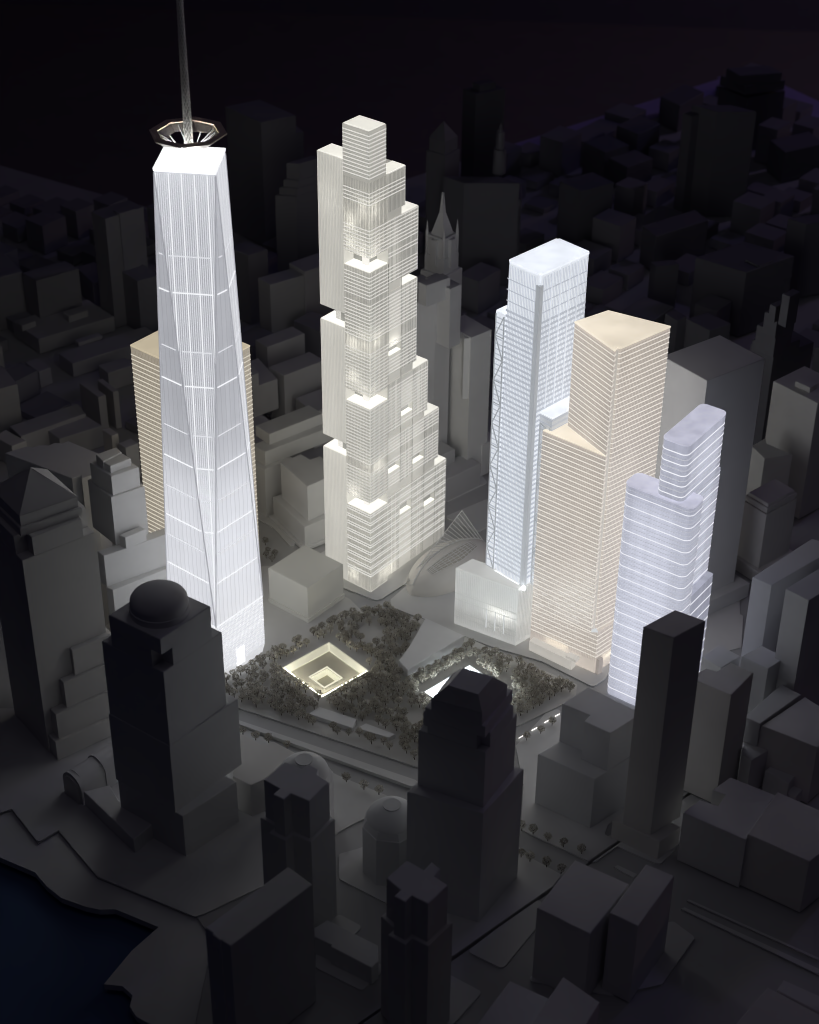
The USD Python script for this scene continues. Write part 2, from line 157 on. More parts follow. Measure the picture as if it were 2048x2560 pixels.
('P',[[-372.9,1410.4],[-358.7,1392.7],[-305.6,1434.5],[-315.9,1453.0]],0.0,26.0)]),('low_block','low grey square-roofed block beside the thin slab pair','building', None, [
('P',[[-338.6,1411.6],[-324.2,1395.6],[-288.1,1419.6],[-306.4,1437.6]],0.0,22.0)]),('low_block','low grey block at the left edge above the flat wide roof','building', None, [
('P',[[-384.2,1395.4],[-364.8,1379.0],[-353.2,1388.5],[-375.7,1407.6]],0.0,24.0)]),('low_block','low dark block behind the thin slab pair','building', None, [
('P',[[-309.5,1536.3],[-297.7,1521.1],[-272.3,1539.1],[-285.7,1552.5]],0.0,20.0)]),('small_block','small grey block with a lit end, left of the beige lit tower','building', None, [
('P',[[-271.2,1373.0],[-265.7,1377.3],[-275.6,1388.0],[-281.2,1383.7]],0.0,40.0)]),('small_block','small dark block touching the foot of the beige lit tower','building', None, [
('P',[[-256.8,1358.9],[-246.5,1367.4],[-254.2,1375.5],[-264.5,1367.0]],0.0,36.0)]),('wide_roof_building','large grey building with a wide flat roof behind the pyramid tower','building', None, [
('P',[[-334.7,1240.7],[-273.2,1203.8],[-266.8,1208.3],[-265.4,1203.7],[-256.8,1209.9],[-252.6,1234.9],[-256.7,1241.1],[-285.7,1260.6],[-289.9,1256.7],[-296.5,1257.3],[-300.7,1253.4],[-308.8,1253.3],[-313.1,1250.1],[-318.2,1251.6]],0.0,105.0)]),('background_block','dark block with a grey lit front, far left, right of two','building', None, [
('P',[[-385.1,1637.9],[-346.1,1667.2],[-363.5,1685.6],[-402.5,1656.3]],0.0,60.0)]),('background_block','dark block with a grey lit front, far left, left of two','building', None, [
('P',[[-440.2,1634.5],[-402.7,1659.5],[-435.9,1709.4],[-473.5,1684.4]],0.0,60.0)]),('background_tower','dark ribbed tower with a grey lit front left of the white tower','building', None, [
('P',[[-310.1,1649.0],[-275.6,1678.6],[-292.3,1695.8],[-326.8,1666.2]],0.0,125.0),
('P',[[-296.8,1658.2],[-282.1,1671.2],[-290.0,1680.2],[-304.7,1667.2]],0.0,126.5)]),('background_block','dark block partly hidden by the left side of the white tower','building', None, [
('P',[[-281.0,1636.5],[-260.1,1651.6],[-290.3,1686.7],[-311.2,1671.5]],0.0,62.0)]),('background_block','low dark block between the two lit-front blocks and the ribbed tower','building', None, [
('P',[[-338.2,1693.6],[-320.5,1707.0],[-344.0,1743.5],[-361.8,1730.1]],0.0,30.0)]),('low_block','very low dark block behind the two-box long building, far left','building', None, [
('P',[[-414.8,1637.0],[-378.1,1664.5],[-389.1,1676.4],[-425.8,1649.0]],0.0,14.0)]),('setback_building','pale grey stepped stone-like building left of the foot of the white tower','building', None, [
('P',[[-234.8,1131.7],[-191.6,1164.6],[-197.5,1169.3],[-240.7,1136.3]],0.0,46.5),
('P',[[-240.0,1136.2],[-190.3,1169.8],[-196.4,1176.7],[-246.1,1143.1]],46.5,76.6),
('P',[[-223.6,1146.1],[-209.0,1158.2],[-214.3,1162.1],[-228.9,1150.0]],76.6,87.6),
('P',[[-232.5,1151.1],[-208.6,1167.2],[-230.8,1192.0],[-254.7,1176.0]],76.6,122.3),
('P',[[-231.3,1153.6],[-211.8,1167.4],[-231.3,1186.8],[-250.9,1172.9]],122.3,140.3),
('P',[[-245.4,1172.8],[-238.3,1162.9],[-225.7,1176.3],[-231.2,1183.7]],140.3,148.0),
('P',[[-238.5,1163.9],[-232.0,1157.8],[-217.7,1169.5],[-224.8,1176.0]],140.3,147.0)]),('dim_block','grey block between the stepped building and the beige lit tower','building', None, [
('P',[[-218.2,1221.8],[-210.6,1204.2],[-196.2,1212.7],[-203.8,1231.7]],0.0,62.0)])]
SLABS=[('pavement',[[-309.3,921.6],[-372.3,1036.8],[-372.6,1037.7],[-372.5,1038.8],[-372.0,1039.6],[-371.2,1040.2],[-370.2,1040.5],[-287.6,1041.9],[-287.4,1041.9],[-129.3,1026.5],[-128.0,1026.0],[-99.9,1005.3],[-99.9,1005.3],[-48.9,970.0],[-48.9,970.0],[-16.4,951.5],[-16.2,951.5],[-4.6,943.9],[-3.9,943.2],[-3.5,942.2],[-3.6,941.2],[-4.0,940.3],[-4.8,939.6],[-33.8,923.9],[-33.9,923.9],[-33.9,923.9],[-47.9,912.5],[-48.0,912.5],[-48.0,912.4],[-76.8,874.4],[-77.3,873.9],[-134.7,834.4],[-135.1,834.2],[-139.7,832.2],[-140.8,832.0],[-141.9,832.2],[-210.8,866.8],[-211.6,867.5],[-245.5,911.2],[-245.5,911.2],[-245.5,911.2],[-255.8,901.2],[-256.7,900.6],[-257.7,900.5],[-258.7,900.8],[-259.5,901.5],[-282.3,932.1],[-282.3,932.1],[-282.4,932.1],[-306.1,920.5],[-307.0,920.3],[-307.9,920.4],[-308.7,920.9]],[],1.3,0),('pavement',[[44.5,1267.9],[45.6,1268.1],[69.5,1268.6],[70.1,1268.5],[160.2,1246.9],[161.1,1246.5],[161.8,1245.7],[162.1,1244.6],[168.5,1115.9],[168.3,1114.8],[156.1,1086.0],[155.6,1085.3],[147.3,1077.0],[146.3,1076.4],[145.2,1076.3],[143.9,1076.4],[142.6,1077.0],[106.7,1106.1],[106.7,1106.1],[106.7,1106.1],[65.6,1124.7],[65.3,1124.9],[38.1,1142.0],[10.1,1161.0],[10.0,1161.0],[10.0,1161.1],[10.0,1161.1],[9.9,1161.1],[9.9,1161.1],[7.4,1161.5],[-12.4,1174.0],[-13.2,1174.9],[-15.0,1178.2],[-15.3,1178.9],[-15.3,1179.7],[-14.8,1184.9],[-14.3,1186.1],[-12.7,1188.3],[-12.7,1188.3],[20.4,1238.6],[20.6,1238.8],[43.7,1267.2]],[],1.3,0),('pavement',[[2.2,915.5],[3.3,915.8],[73.0,919.2],[73.9,919.1],[74.6,918.7],[75.2,918.1],[75.6,917.3],[81.0,894.4],[81.0,894.3],[81.0,894.3],[105.8,875.1],[106.4,874.4],[106.7,873.5],[106.7,872.6],[106.4,871.8],[101.0,863.1],[31.4,799.8],[30.6,800.1],[15.9,810.4],[15.4,810.9],[-14.1,846.8],[-14.1,846.8],[-14.2,846.8],[-44.5,866.9],[-45.3,867.8],[-45.6,868.9],[-46.4,889.4],[-46.3,890.4],[-45.7,891.3],[-44.8,891.8],[-34.6,895.9],[-34.4,895.9]],[],1.3,0),('pavement',[[-34.2,1296.3],[-33.4,1296.5],[-32.5,1296.5],[30.7,1282.5],[31.4,1282.2],[32.0,1281.6],[41.1,1270.8],[41.6,1269.8],[41.7,1268.7],[41.2,1267.7],[-3.7,1206.5],[-3.9,1206.3],[-21.7,1186.6],[-22.4,1186.0],[-25.5,1184.5],[-26.6,1184.3],[-27.7,1184.5],[-31.1,1186.0],[-31.3,1186.2],[-54.4,1200.2],[-54.9,1200.6],[-88.1,1233.5],[-88.6,1234.3],[-88.8,1235.2],[-88.7,1236.2],[-88.2,1237.0],[-34.9,1295.7]],[],1.3,0),('pavement',[[170.1,925.9],[127.3,887.0],[82.8,916.2],[82.2,916.8],[81.8,917.6],[81.7,918.5],[85.5,963.9],[85.1,964.3],[84.9,965.3],[81.7,1004.4],[81.7,1005.3],[82.1,1006.0],[105.7,1042.2],[106.5,1043.0],[113.9,1047.2],[114.9,1047.5],[116.0,1047.4],[116.9,1046.8],[117.5,1046.0],[117.7,1044.9],[116.0,994.2],[155.1,991.1],[156.0,990.8],[156.7,990.3],[157.2,989.6],[157.4,988.7],[159.0,958.7],[169.4,951.5],[170.1,950.9],[170.4,950.1],[170.5,949.2],[170.3,948.4],[169.7,947.7],[145.6,924.8],[145.6,924.8],[143.6,923.0],[140.5,913.5],[140.5,913.4],[140.5,913.4],[142.8,911.3],[144.5,912.6],[144.7,912.8],[166.0,926.3],[167.0,926.7],[168.1,926.6]],[],1.3,0),('pavement',[[-51.3,1366.1],[-51.6,1367.0],[-51.4,1367.9],[-51.0,1368.7],[-50.2,1369.3],[44.6,1419.1],[45.6,1419.4],[46.6,1419.3],[47.5,1418.7],[48.1,1417.9],[70.3,1365.9],[70.5,1364.9],[70.2,1363.8],[69.6,1363.0],[35.4,1333.5],[34.5,1333.0],[33.4,1332.9],[32.4,1333.3],[31.6,1334.0],[19.2,1353.4],[19.2,1353.5],[19.2,1353.5],[-21.6,1308.5],[-22.4,1307.9],[-23.4,1307.7],[-24.4,1307.9],[-25.2,1308.4],[-25.8,1309.2]],[],1.3,0),('pavement',[[191.7,818.8],[191.9,818.0],[191.8,817.1],[191.4,816.3],[190.1,814.6],[190.1,814.6],[166.9,779.0],[166.3,778.3],[165.5,777.9],[132.7,768.8],[131.5,768.7],[83.2,779.1],[82.2,779.6],[81.6,780.3],[81.2,781.3],[81.3,782.3],[81.8,783.2],[82.8,784.5],[83.3,784.9],[123.5,814.9],[124.2,815.3],[178.3,831.8],[179.2,831.9],[180.1,831.7],[180.9,831.1],[191.0,820.1],[191.5,819.4]],[],1.3,0),('pavement',[[233.8,1116.5],[236.9,1130.0],[232.2,1137.8],[231.9,1138.6],[231.9,1139.5],[237.7,1174.6],[238.1,1175.4],[238.6,1176.1],[274.6,1205.0],[275.5,1205.5],[276.5,1205.5],[277.4,1205.2],[278.2,1204.6],[278.6,1203.7],[278.7,1202.7],[273.9,1169.9],[274.4,1169.8],[275.2,1169.4],[275.8,1168.8],[276.2,1167.9],[276.2,1167.0],[269.0,1127.9],[268.8,1127.2],[268.2,1126.5],[267.5,1126.1],[237.2,1113.6],[236.3,1113.4],[235.4,1113.6],[234.6,1114.0],[234.0,1114.7],[233.7,1115.6]],[],1.3,0),('pavement',[[-102.4,1347.4],[-101.8,1346.6],[-101.5,1345.6],[-99.4,1262.7],[-99.6,1261.8],[-100.1,1261.0],[-100.8,1260.4],[-101.7,1260.1],[-102.7,1260.2],[-103.5,1260.7],[-104.1,1261.4],[-119.3,1287.5],[-119.3,1287.6],[-119.3,1287.6],[-148.4,1313.7],[-149.0,1314.7],[-149.2,1315.9],[-146.7,1339.5],[-146.4,1340.5],[-145.6,1341.3],[-144.6,1341.7],[-104.4,1348.0],[-103.4,1347.9]],[],1.3,0),('pavement',[[68.7,1335.9],[69.7,1336.3],[70.7,1336.3],[71.7,1335.8],[94.9,1317.6],[95.5,1317.0],[95.8,1316.1],[95.9,1315.2],[95.6,1314.4],[95.0,1313.7],[70.6,1293.9],[70.6,1293.9],[61.7,1286.7],[60.7,1286.2],[59.5,1286.2],[58.5,1286.6],[34.0,1306.0],[33.4,1306.6],[33.0,1307.5],[33.1,1308.4],[33.4,1309.3],[34.0,1309.9]],[],1.3,0),('pavement',[[47.9,771.7],[48.6,771.0],[48.9,770.1],[48.9,769.1],[48.6,768.2],[47.7,767.0],[47.7,766.8],[30.7,743.7],[29.6,742.8],[7.6,734.8],[6.6,734.7],[5.5,735.0],[4.7,735.7],[4.3,736.6],[-1.9,766.6],[17.3,784.0],[22.0,787.2],[22.9,787.5],[23.9,787.5],[24.8,787.2],[32.0,782.4],[32.0,782.4]],[],1.3,0),('pavement',[[-42.4,834.1],[-30.7,826.2],[-30.1,825.6],[-29.7,824.7],[-29.7,823.8],[-29.9,822.9],[-32.0,819.3],[-32.3,818.8],[-39.5,810.8],[-39.5,810.8],[-39.5,810.8],[-14.3,791.0],[-13.7,790.3],[-13.4,789.4],[-13.4,788.4],[-13.9,787.5],[-25.5,771.9],[-26.2,771.3],[-27.1,771.0],[-28.0,771.0],[-28.8,771.3],[-56.5,788.2],[-57.3,789.1],[-57.7,790.2],[-59.1,821.4],[-58.9,822.6],[-58.2,823.5],[-45.3,834.0],[-44.4,834.5],[-43.3,834.5]],[],1.3,0),('pavement',[[61.7,824.4],[89.4,849.5],[90.2,849.6],[91.2,849.2],[91.9,848.5],[92.3,847.5],[92.3,846.5],[87.1,824.7],[86.8,823.9],[66.0,792.5],[65.3,791.8],[64.4,791.2],[63.4,790.9],[62.3,791.0],[61.5,791.2],[60.9,791.5],[43.8,802.3],[43.1,802.9],[42.7,803.7],[42.6,804.6],[42.8,805.5],[43.3,806.2]],[],1.3,0),('pavement',[[194.8,917.2],[195.7,916.7],[196.3,915.8],[196.5,914.8],[196.2,913.8],[188.2,898.2],[187.9,897.7],[178.0,886.4],[177.3,885.8],[176.4,885.6],[175.6,885.6],[173.6,886.0],[172.8,886.3],[148.7,901.7],[132.6,886.9],[131.6,886.4],[130.5,886.3],[129.9,886.4],[172.5,925.1]],[],1.3,0),('plaza',[[-107.4,1231.0],[-48.8,1184.9],[-37.5,1167.4],[9.8,1160.6],[46.7,1135.6],[132.8,1077.5],[130.5,1061.2],[13.7,978.1],[-189.0,1073.3],[-247.7,1143.3],[-198.6,1223.9]],[[[-99.6,1094.3],[-66.4,1058.3],[-30.4,1091.6],[-63.7,1127.6]],[[49.0,1100.2],[13.0,1066.9],[46.3,1031.0],[82.2,1064.2]]],1.3,0.0),('median',[[147.1,883.0],[159.8,874.5],[156.9,871.3],[144.4,881.2]],[],1.3,0.4),('median',[[188.8,844.4],[270.0,792.0],[269.1,787.3],[186.1,843.2]],[],1.3,0.4),('median',[[192.8,851.7],[271.7,801.4],[271.4,799.5],[190.8,850.9]],[],1.3,0.3),('median',[[-128.3,1028.8],[6.3,965.0],[10.6,960.2],[3.0,958.2],[-127.5,1024.2],[-139.5,1030.6],[-138.2,1036.0]],[],3.0,2.0)]
STREET=[([[625.0,2195.8],[734.8,1439.1],[-144.3,640.1],[-133.3,707.3],[-126.4,811.6],[-139.6,832.6],[-211.3,867.1],[-245.5,911.2],[-257.8,899.2],[-282.3,932.1],[-383.5,984.3],[-900.0,1400.0],[-900.0,2300.0],[-203.4,1884.4],[472.9,2431.3]],[[[-63.6,1128.3],[-100.3,1094.3],[-66.4,1057.6],[-29.7,1091.6]],[[83.0,1064.2],[49.0,1100.9],[12.3,1066.9],[46.3,1030.2]]]),([[-144.9,636.6],[735.2,1436.5],[900.0,300.0],[-200.0,300.0]],[])]
PROM=[[-315.6,922.0],[-283.0,934.7],[-258.5,901.7],[-246.2,913.8],[-211.9,869.5],[-140.0,834.9],[-126.8,813.8],[-133.7,709.2],[-158.4,742.9],[-169.2,749.4],[-174.4,757.4],[-173.8,766.4],[-181.4,773.9],[-193.5,775.2],[-179.4,803.5],[-164.3,824.3],[-195.6,839.9],[-205.5,839.2],[-215.9,841.8],[-233.4,849.4],[-245.4,860.3],[-255.2,872.7],[-318.6,905.3]]
TREES=[(5.7,988.7),(13.3,989.9),(19.2,993.8),(10.8,995.3),(-0.3,995.6),(23.6,997.0),(15.3,997.2),(-13.1,999.2),(-3.1,1000.6),(19.2,1001.1),(28.3,1002.1),(9.3,1003.4),(-17.5,1004.6),(0.2,1004.7),(33.0,1004.7),(-26.4,1005.4),(24.5,1005.9),(-3.1,1006.8),(15.9,1007.6),(5.7,1008.1),(17.9,1010.1),(-29.9,1010.6),(45.6,1011.0),(1.9,1011.5),(28.0,1011.5),(11.2,1013.0),(-36.0,1013.4),(33.1,1013.8),(-44.1,1014.5),(43.0,1015.1),(15.8,1015.5),(-52.6,1015.8),(24.9,1016.4),(6.1,1017.1),(-2.3,1017.2),(54.9,1017.8),(36.1,1017.9),(29.0,1018.2),(-55.9,1019.4),(-8.1,1020.6),(18.1,1020.7),(60.6,1021.4),(-0.1,1021.6),(10.7,1022.1),(52.0,1022.6),(-16.4,1023.3),(25.2,1025.0),(14.4,1025.6),(63.5,1026.0),(-71.6,1026.1),(55.3,1026.8),(-2.7,1027.1),(-21.6,1027.5),(29.6,1027.5),(-10.8,1028.1),(-75.1,1029.1),(37.7,1029.6),(-6.7,1029.8),(19.8,1030.5),(-34.3,1031.4),(33.2,1031.4),(61.0,1031.6),(-82.6,1031.8),(68.2,1031.9),(25.2,1032.7),(14.8,1032.9),(74.3,1033.8),(-79.8,1034.1),(64.3,1034.3),(-2.4,1035.4),(-12.9,1035.9),(-20.4,1036.1),(27.5,1036.5),(-39.8,1036.6),(-96.1,1036.9),(-88.1,1036.9),(-30.1,1037.2),(-48.7,1038.6),(-7.6,1039.2),(86.7,1039.6),(-16.2,1039.8),(-83.8,1040.1),(69.7,1040.2),(76.4,1040.2),(-91.8,1040.5),(-24.5,1041.6),(-43.6,1042.0),(14.0,1042.2),(-35.4,1042.4),(-101.5,1042.7),(92.0,1042.9),(22.7,1043.4),(-78.5,1043.9),(-53.6,1044.1),(-71.4,1044.4),(-88.4,1044.5),(-20.7,1044.5),(-30.1,1044.7),(72.3,1045.1),(-98.3,1045.6),(-116.1,1046.0),(-48.6,1046.3),(-105.0,1046.7),(77.9,1046.7),(18.4,1046.9),(86.5,1046.9),(9.4,1047.8),(97.0,1047.8),(-55.7,1048.2),(3.0,1048.2),(-82.5,1048.5),(-16.7,1048.6),(-25.9,1048.8),(-6.8,1048.9),(-75.0,1049.1),(-35.3,1049.1),(-91.2,1050.3),(-52.7,1050.4),(-101.5,1050.5),(-119.3,1051.1),(-112.0,1051.2),(101.8,1051.4),(-60.0,1051.7),(-127.9,1051.9),(-79.9,1051.9),(5.7,1051.9),(82.1,1052.0),(-43.2,1052.3),(14.8,1052.4),(-10.3,1052.5),(92.7,1052.6),(-20.5,1053.5),(-88.8,1053.7),(104.1,1054.0),(-68.9,1054.1),(-105.3,1054.5),(-97.1,1054.5),(-122.8,1054.9),(12.1,1055.4),(86.3,1055.4),(-38.4,1055.7),(-56.3,1056.3),(-5.9,1056.5),(-116.3,1056.7),(-47.6,1056.7),(96.6,1056.9),(-134.0,1057.0),(2.5,1057.0),(-83.8,1058.3),(110.1,1058.6),(-91.3,1058.7),(-110.8,1059.2),(-34.5,1059.4),(-127.2,1059.5),(-23.7,1059.5),(-15.5,1059.7),(-101.5,1060.0),(-138.1,1060.4),(-118.8,1060.5),(91.6,1060.5),(99.3,1060.6),(-51.4,1061.6),(-42.0,1061.6),(-87.4,1061.8),(-11.4,1061.8),(-20.9,1061.9),(4.9,1062.4),(-2.9,1062.6),(-96.8,1062.7),(-39.9,1063.2),(114.2,1063.2),(-115.5,1063.7),(-28.7,1063.7),(-79.2,1063.8),(96.1,1063.9),(105.0,1064.1),(-122.3,1064.4),(-104.5,1065.0),(-47.5,1065.0),(3.3,1065.7),(-6.8,1066.3),(88.4,1066.3),(-141.9,1066.7),(-83.9,1066.7),(-93.0,1066.8),(-133.2,1066.9),(-15.3,1066.9),(108.7,1067.7),(-118.1,1068.2),(119.7,1068.2),(126.5,1068.3),(-101.0,1068.4),(-25.4,1068.9),(5.6,1069.0),(-129.4,1069.1),(90.3,1069.6),(100.8,1069.6),(-35.1,1069.7),(-2.4,1069.7),(83.8,1069.9),(-44.4,1070.0),(-86.6,1071.5),(115.6,1071.6),(-146.5,1072.2),(-104.3,1072.3),(-20.8,1072.6),(-123.5,1072.7),(-11.4,1072.8),(105.9,1072.9),(123.7,1072.9),(-98.1,1073.1),(-113.5,1073.7),(86.5,1073.8),(-133.9,1074.1),(-30.8,1074.2),(1.8,1074.2),(-39.4,1074.4),(97.3,1075.1),(-92.0,1075.2),(-141.7,1075.4),(-8.1,1075.6),(118.7,1075.6),(11.4,1075.9),(-102.3,1076.8),(110.0,1076.8),(-15.5,1076.9),(-151.3,1077.2),(-24.7,1077.2),(91.0,1077.9),(-111.6,1078.1),(-33.1,1078.2),(-118.9,1078.6),(83.4,1078.7),(101.6,1078.8),(-145.4,1079.7),(6.9,1079.9),(14.8,1080.1),(-28.0,1080.4),(-136.9,1080.8),(-20.8,1080.8),(-123.0,1081.6),(-11.6,1081.7),(-113.7,1081.8),(19.8,1081.8),(-104.7,1082.0),(-96.6,1082.8),(86.3,1083.0),(105.2,1083.7),(70.0,1084.2),(-131.3,1084.3),(-6.7,1084.3),(97.2,1084.3),(11.4,1084.5),(-14.9,1086.0),(-25.7,1086.3),(-101.8,1086.7),(-126.9,1086.8),(92.8,1086.9),(84.3,1087.0),(100.5,1087.0),(-120.3,1087.1),(23.8,1087.7),(66.1,1088.9),(-21.6,1089.1),(16.8,1089.2),(73.0,1089.6),(-105.7,1090.7),(-11.3,1090.8),(97.2,1091.0),(88.5,1091.4),(-114.3,1091.9),(78.0,1092.0),(21.2,1092.3),(29.2,1092.5),(61.4,1093.0),(-122.7,1093.1),(70.2,1093.6),(-23.9,1094.1),(-15.5,1094.2),(91.2,1095.4),(33.1,1095.5),(23.8,1096.3),(73.1,1096.6),(-117.3,1096.7),(-30.5,1098.6),(-12.5,1098.6),(-20.0,1098.7),(64.3,1099.0),(-115.4,1099.2),(56.5,1099.2),(-105.7,1100.3),(39.0,1100.5),(87.8,1100.5),(79.9,1100.6),(30.2,1101.7),(70.9,1102.2),(60.8,1103.8),(-110.2,1104.0),(-24.3,1104.0)]
TREES2=[(35.2,1104.4),(42.4,1104.6),(-15.6,1104.8),(-101.4,1105.0),(74.0,1105.6),(-19.8,1106.6),(-96.9,1107.8),(66.0,1107.8),(48.7,1108.5),(-9.5,1108.8),(55.4,1109.0),(38.2,1109.1),(-29.0,1109.7),(-106.4,1110.2),(-91.6,1111.2),(61.8,1111.2),(-5.6,1111.4),(69.6,1111.5),(42.2,1111.7),(-32.5,1112.5),(52.4,1112.6),(-100.4,1113.0),(-23.5,1113.3),(-14.0,1113.5),(-41.2,1115.1),(-20.8,1115.8),(-10.3,1116.6),(-30.2,1116.7),(-1.7,1116.7),(-36.7,1117.5),(-86.8,1117.7),(-46.1,1117.8),(46.6,1118.4),(-81.7,1120.7),(51.0,1121.7),(-25.2,1121.8),(-14.9,1121.9),(-90.1,1122.2),(-50.6,1124.0),(-88.2,1124.6),(-19.2,1125.8),(-1.2,1126.2),(-10.5,1126.9),(-38.2,1127.7),(-55.6,1128.9),(-47.8,1128.9),(-14.5,1129.8),(-72.2,1130.7),(-5.2,1131.1),(-50.9,1132.0),(-68.3,1132.6),(-42.1,1133.4),(-1.8,1133.7),(-9.5,1135.3),(-76.8,1135.6),(-18.8,1135.6),(-45.4,1136.6),(1.8,1136.9),(-74.1,1137.0),(-6.6,1138.0),(-53.9,1138.2),(-63.3,1138.4),(-15.0,1139.3),(-42.5,1140.2),(-70.1,1142.7),(6.5,1143.6),(-2.5,1144.3),(-11.1,1144.5),(-55.1,1144.8),(-46.4,1145.3),(-18.0,1145.4),(3.3,1145.8),(-63.7,1147.0),(-5.3,1148.2),(-13.9,1148.8),(-32.0,1149.4),(-22.4,1149.8),(-41.8,1150.0),(-60.2,1151.7),(-9.4,1152.3),(-1.1,1152.4),(7.4,1152.8),(-17.9,1153.7),(-38.4,1154.1),(-54.5,1155.2),(-44.9,1155.6),(-22.3,1157.0),(-4.8,1157.1),(-41.8,1157.7),(-51.2,1158.1),(-13.7,1158.1),(-33.6,1158.2),(-9.6,1160.5),(-18.7,1160.6),(-28.1,1162.6),(-45.6,1162.7),(-36.1,1164.0),(-24.6,1165.3),(-14.0,1165.7),(-33.6,1165.9),(-17.6,1170.3)]
STTREES=[(89.9,912.6),(99.9,906.3),(110.4,900.3),(122.6,893.8),(86.3,885.9),(97.6,880.7),(107.3,874.7),(82.0,915.9),(80.4,889.8),(90.1,1011.7),(101.1,1019.4),(110.3,1029.1),(-44.0,963.9),(-30.9,956.2),(-19.8,950.9),(-123.7,1014.6),(-113.6,1008.3),(-103.8,1005.2),(-89.5,999.6)]
FROST=[(-124.7,1260.7),(-121.4,1248.4),(-115.3,1241.7),(-117.3,1236.2),(-122.8,1241.5)]
RAIL=[[[84.2,1013.2],[87.5,1016.1]],[[94.4,1022.2],[99.1,1026.0]],[[104.6,1031.4],[109.1,1035.1]],[[113.1,1038.8],[116.8,1041.8]]]
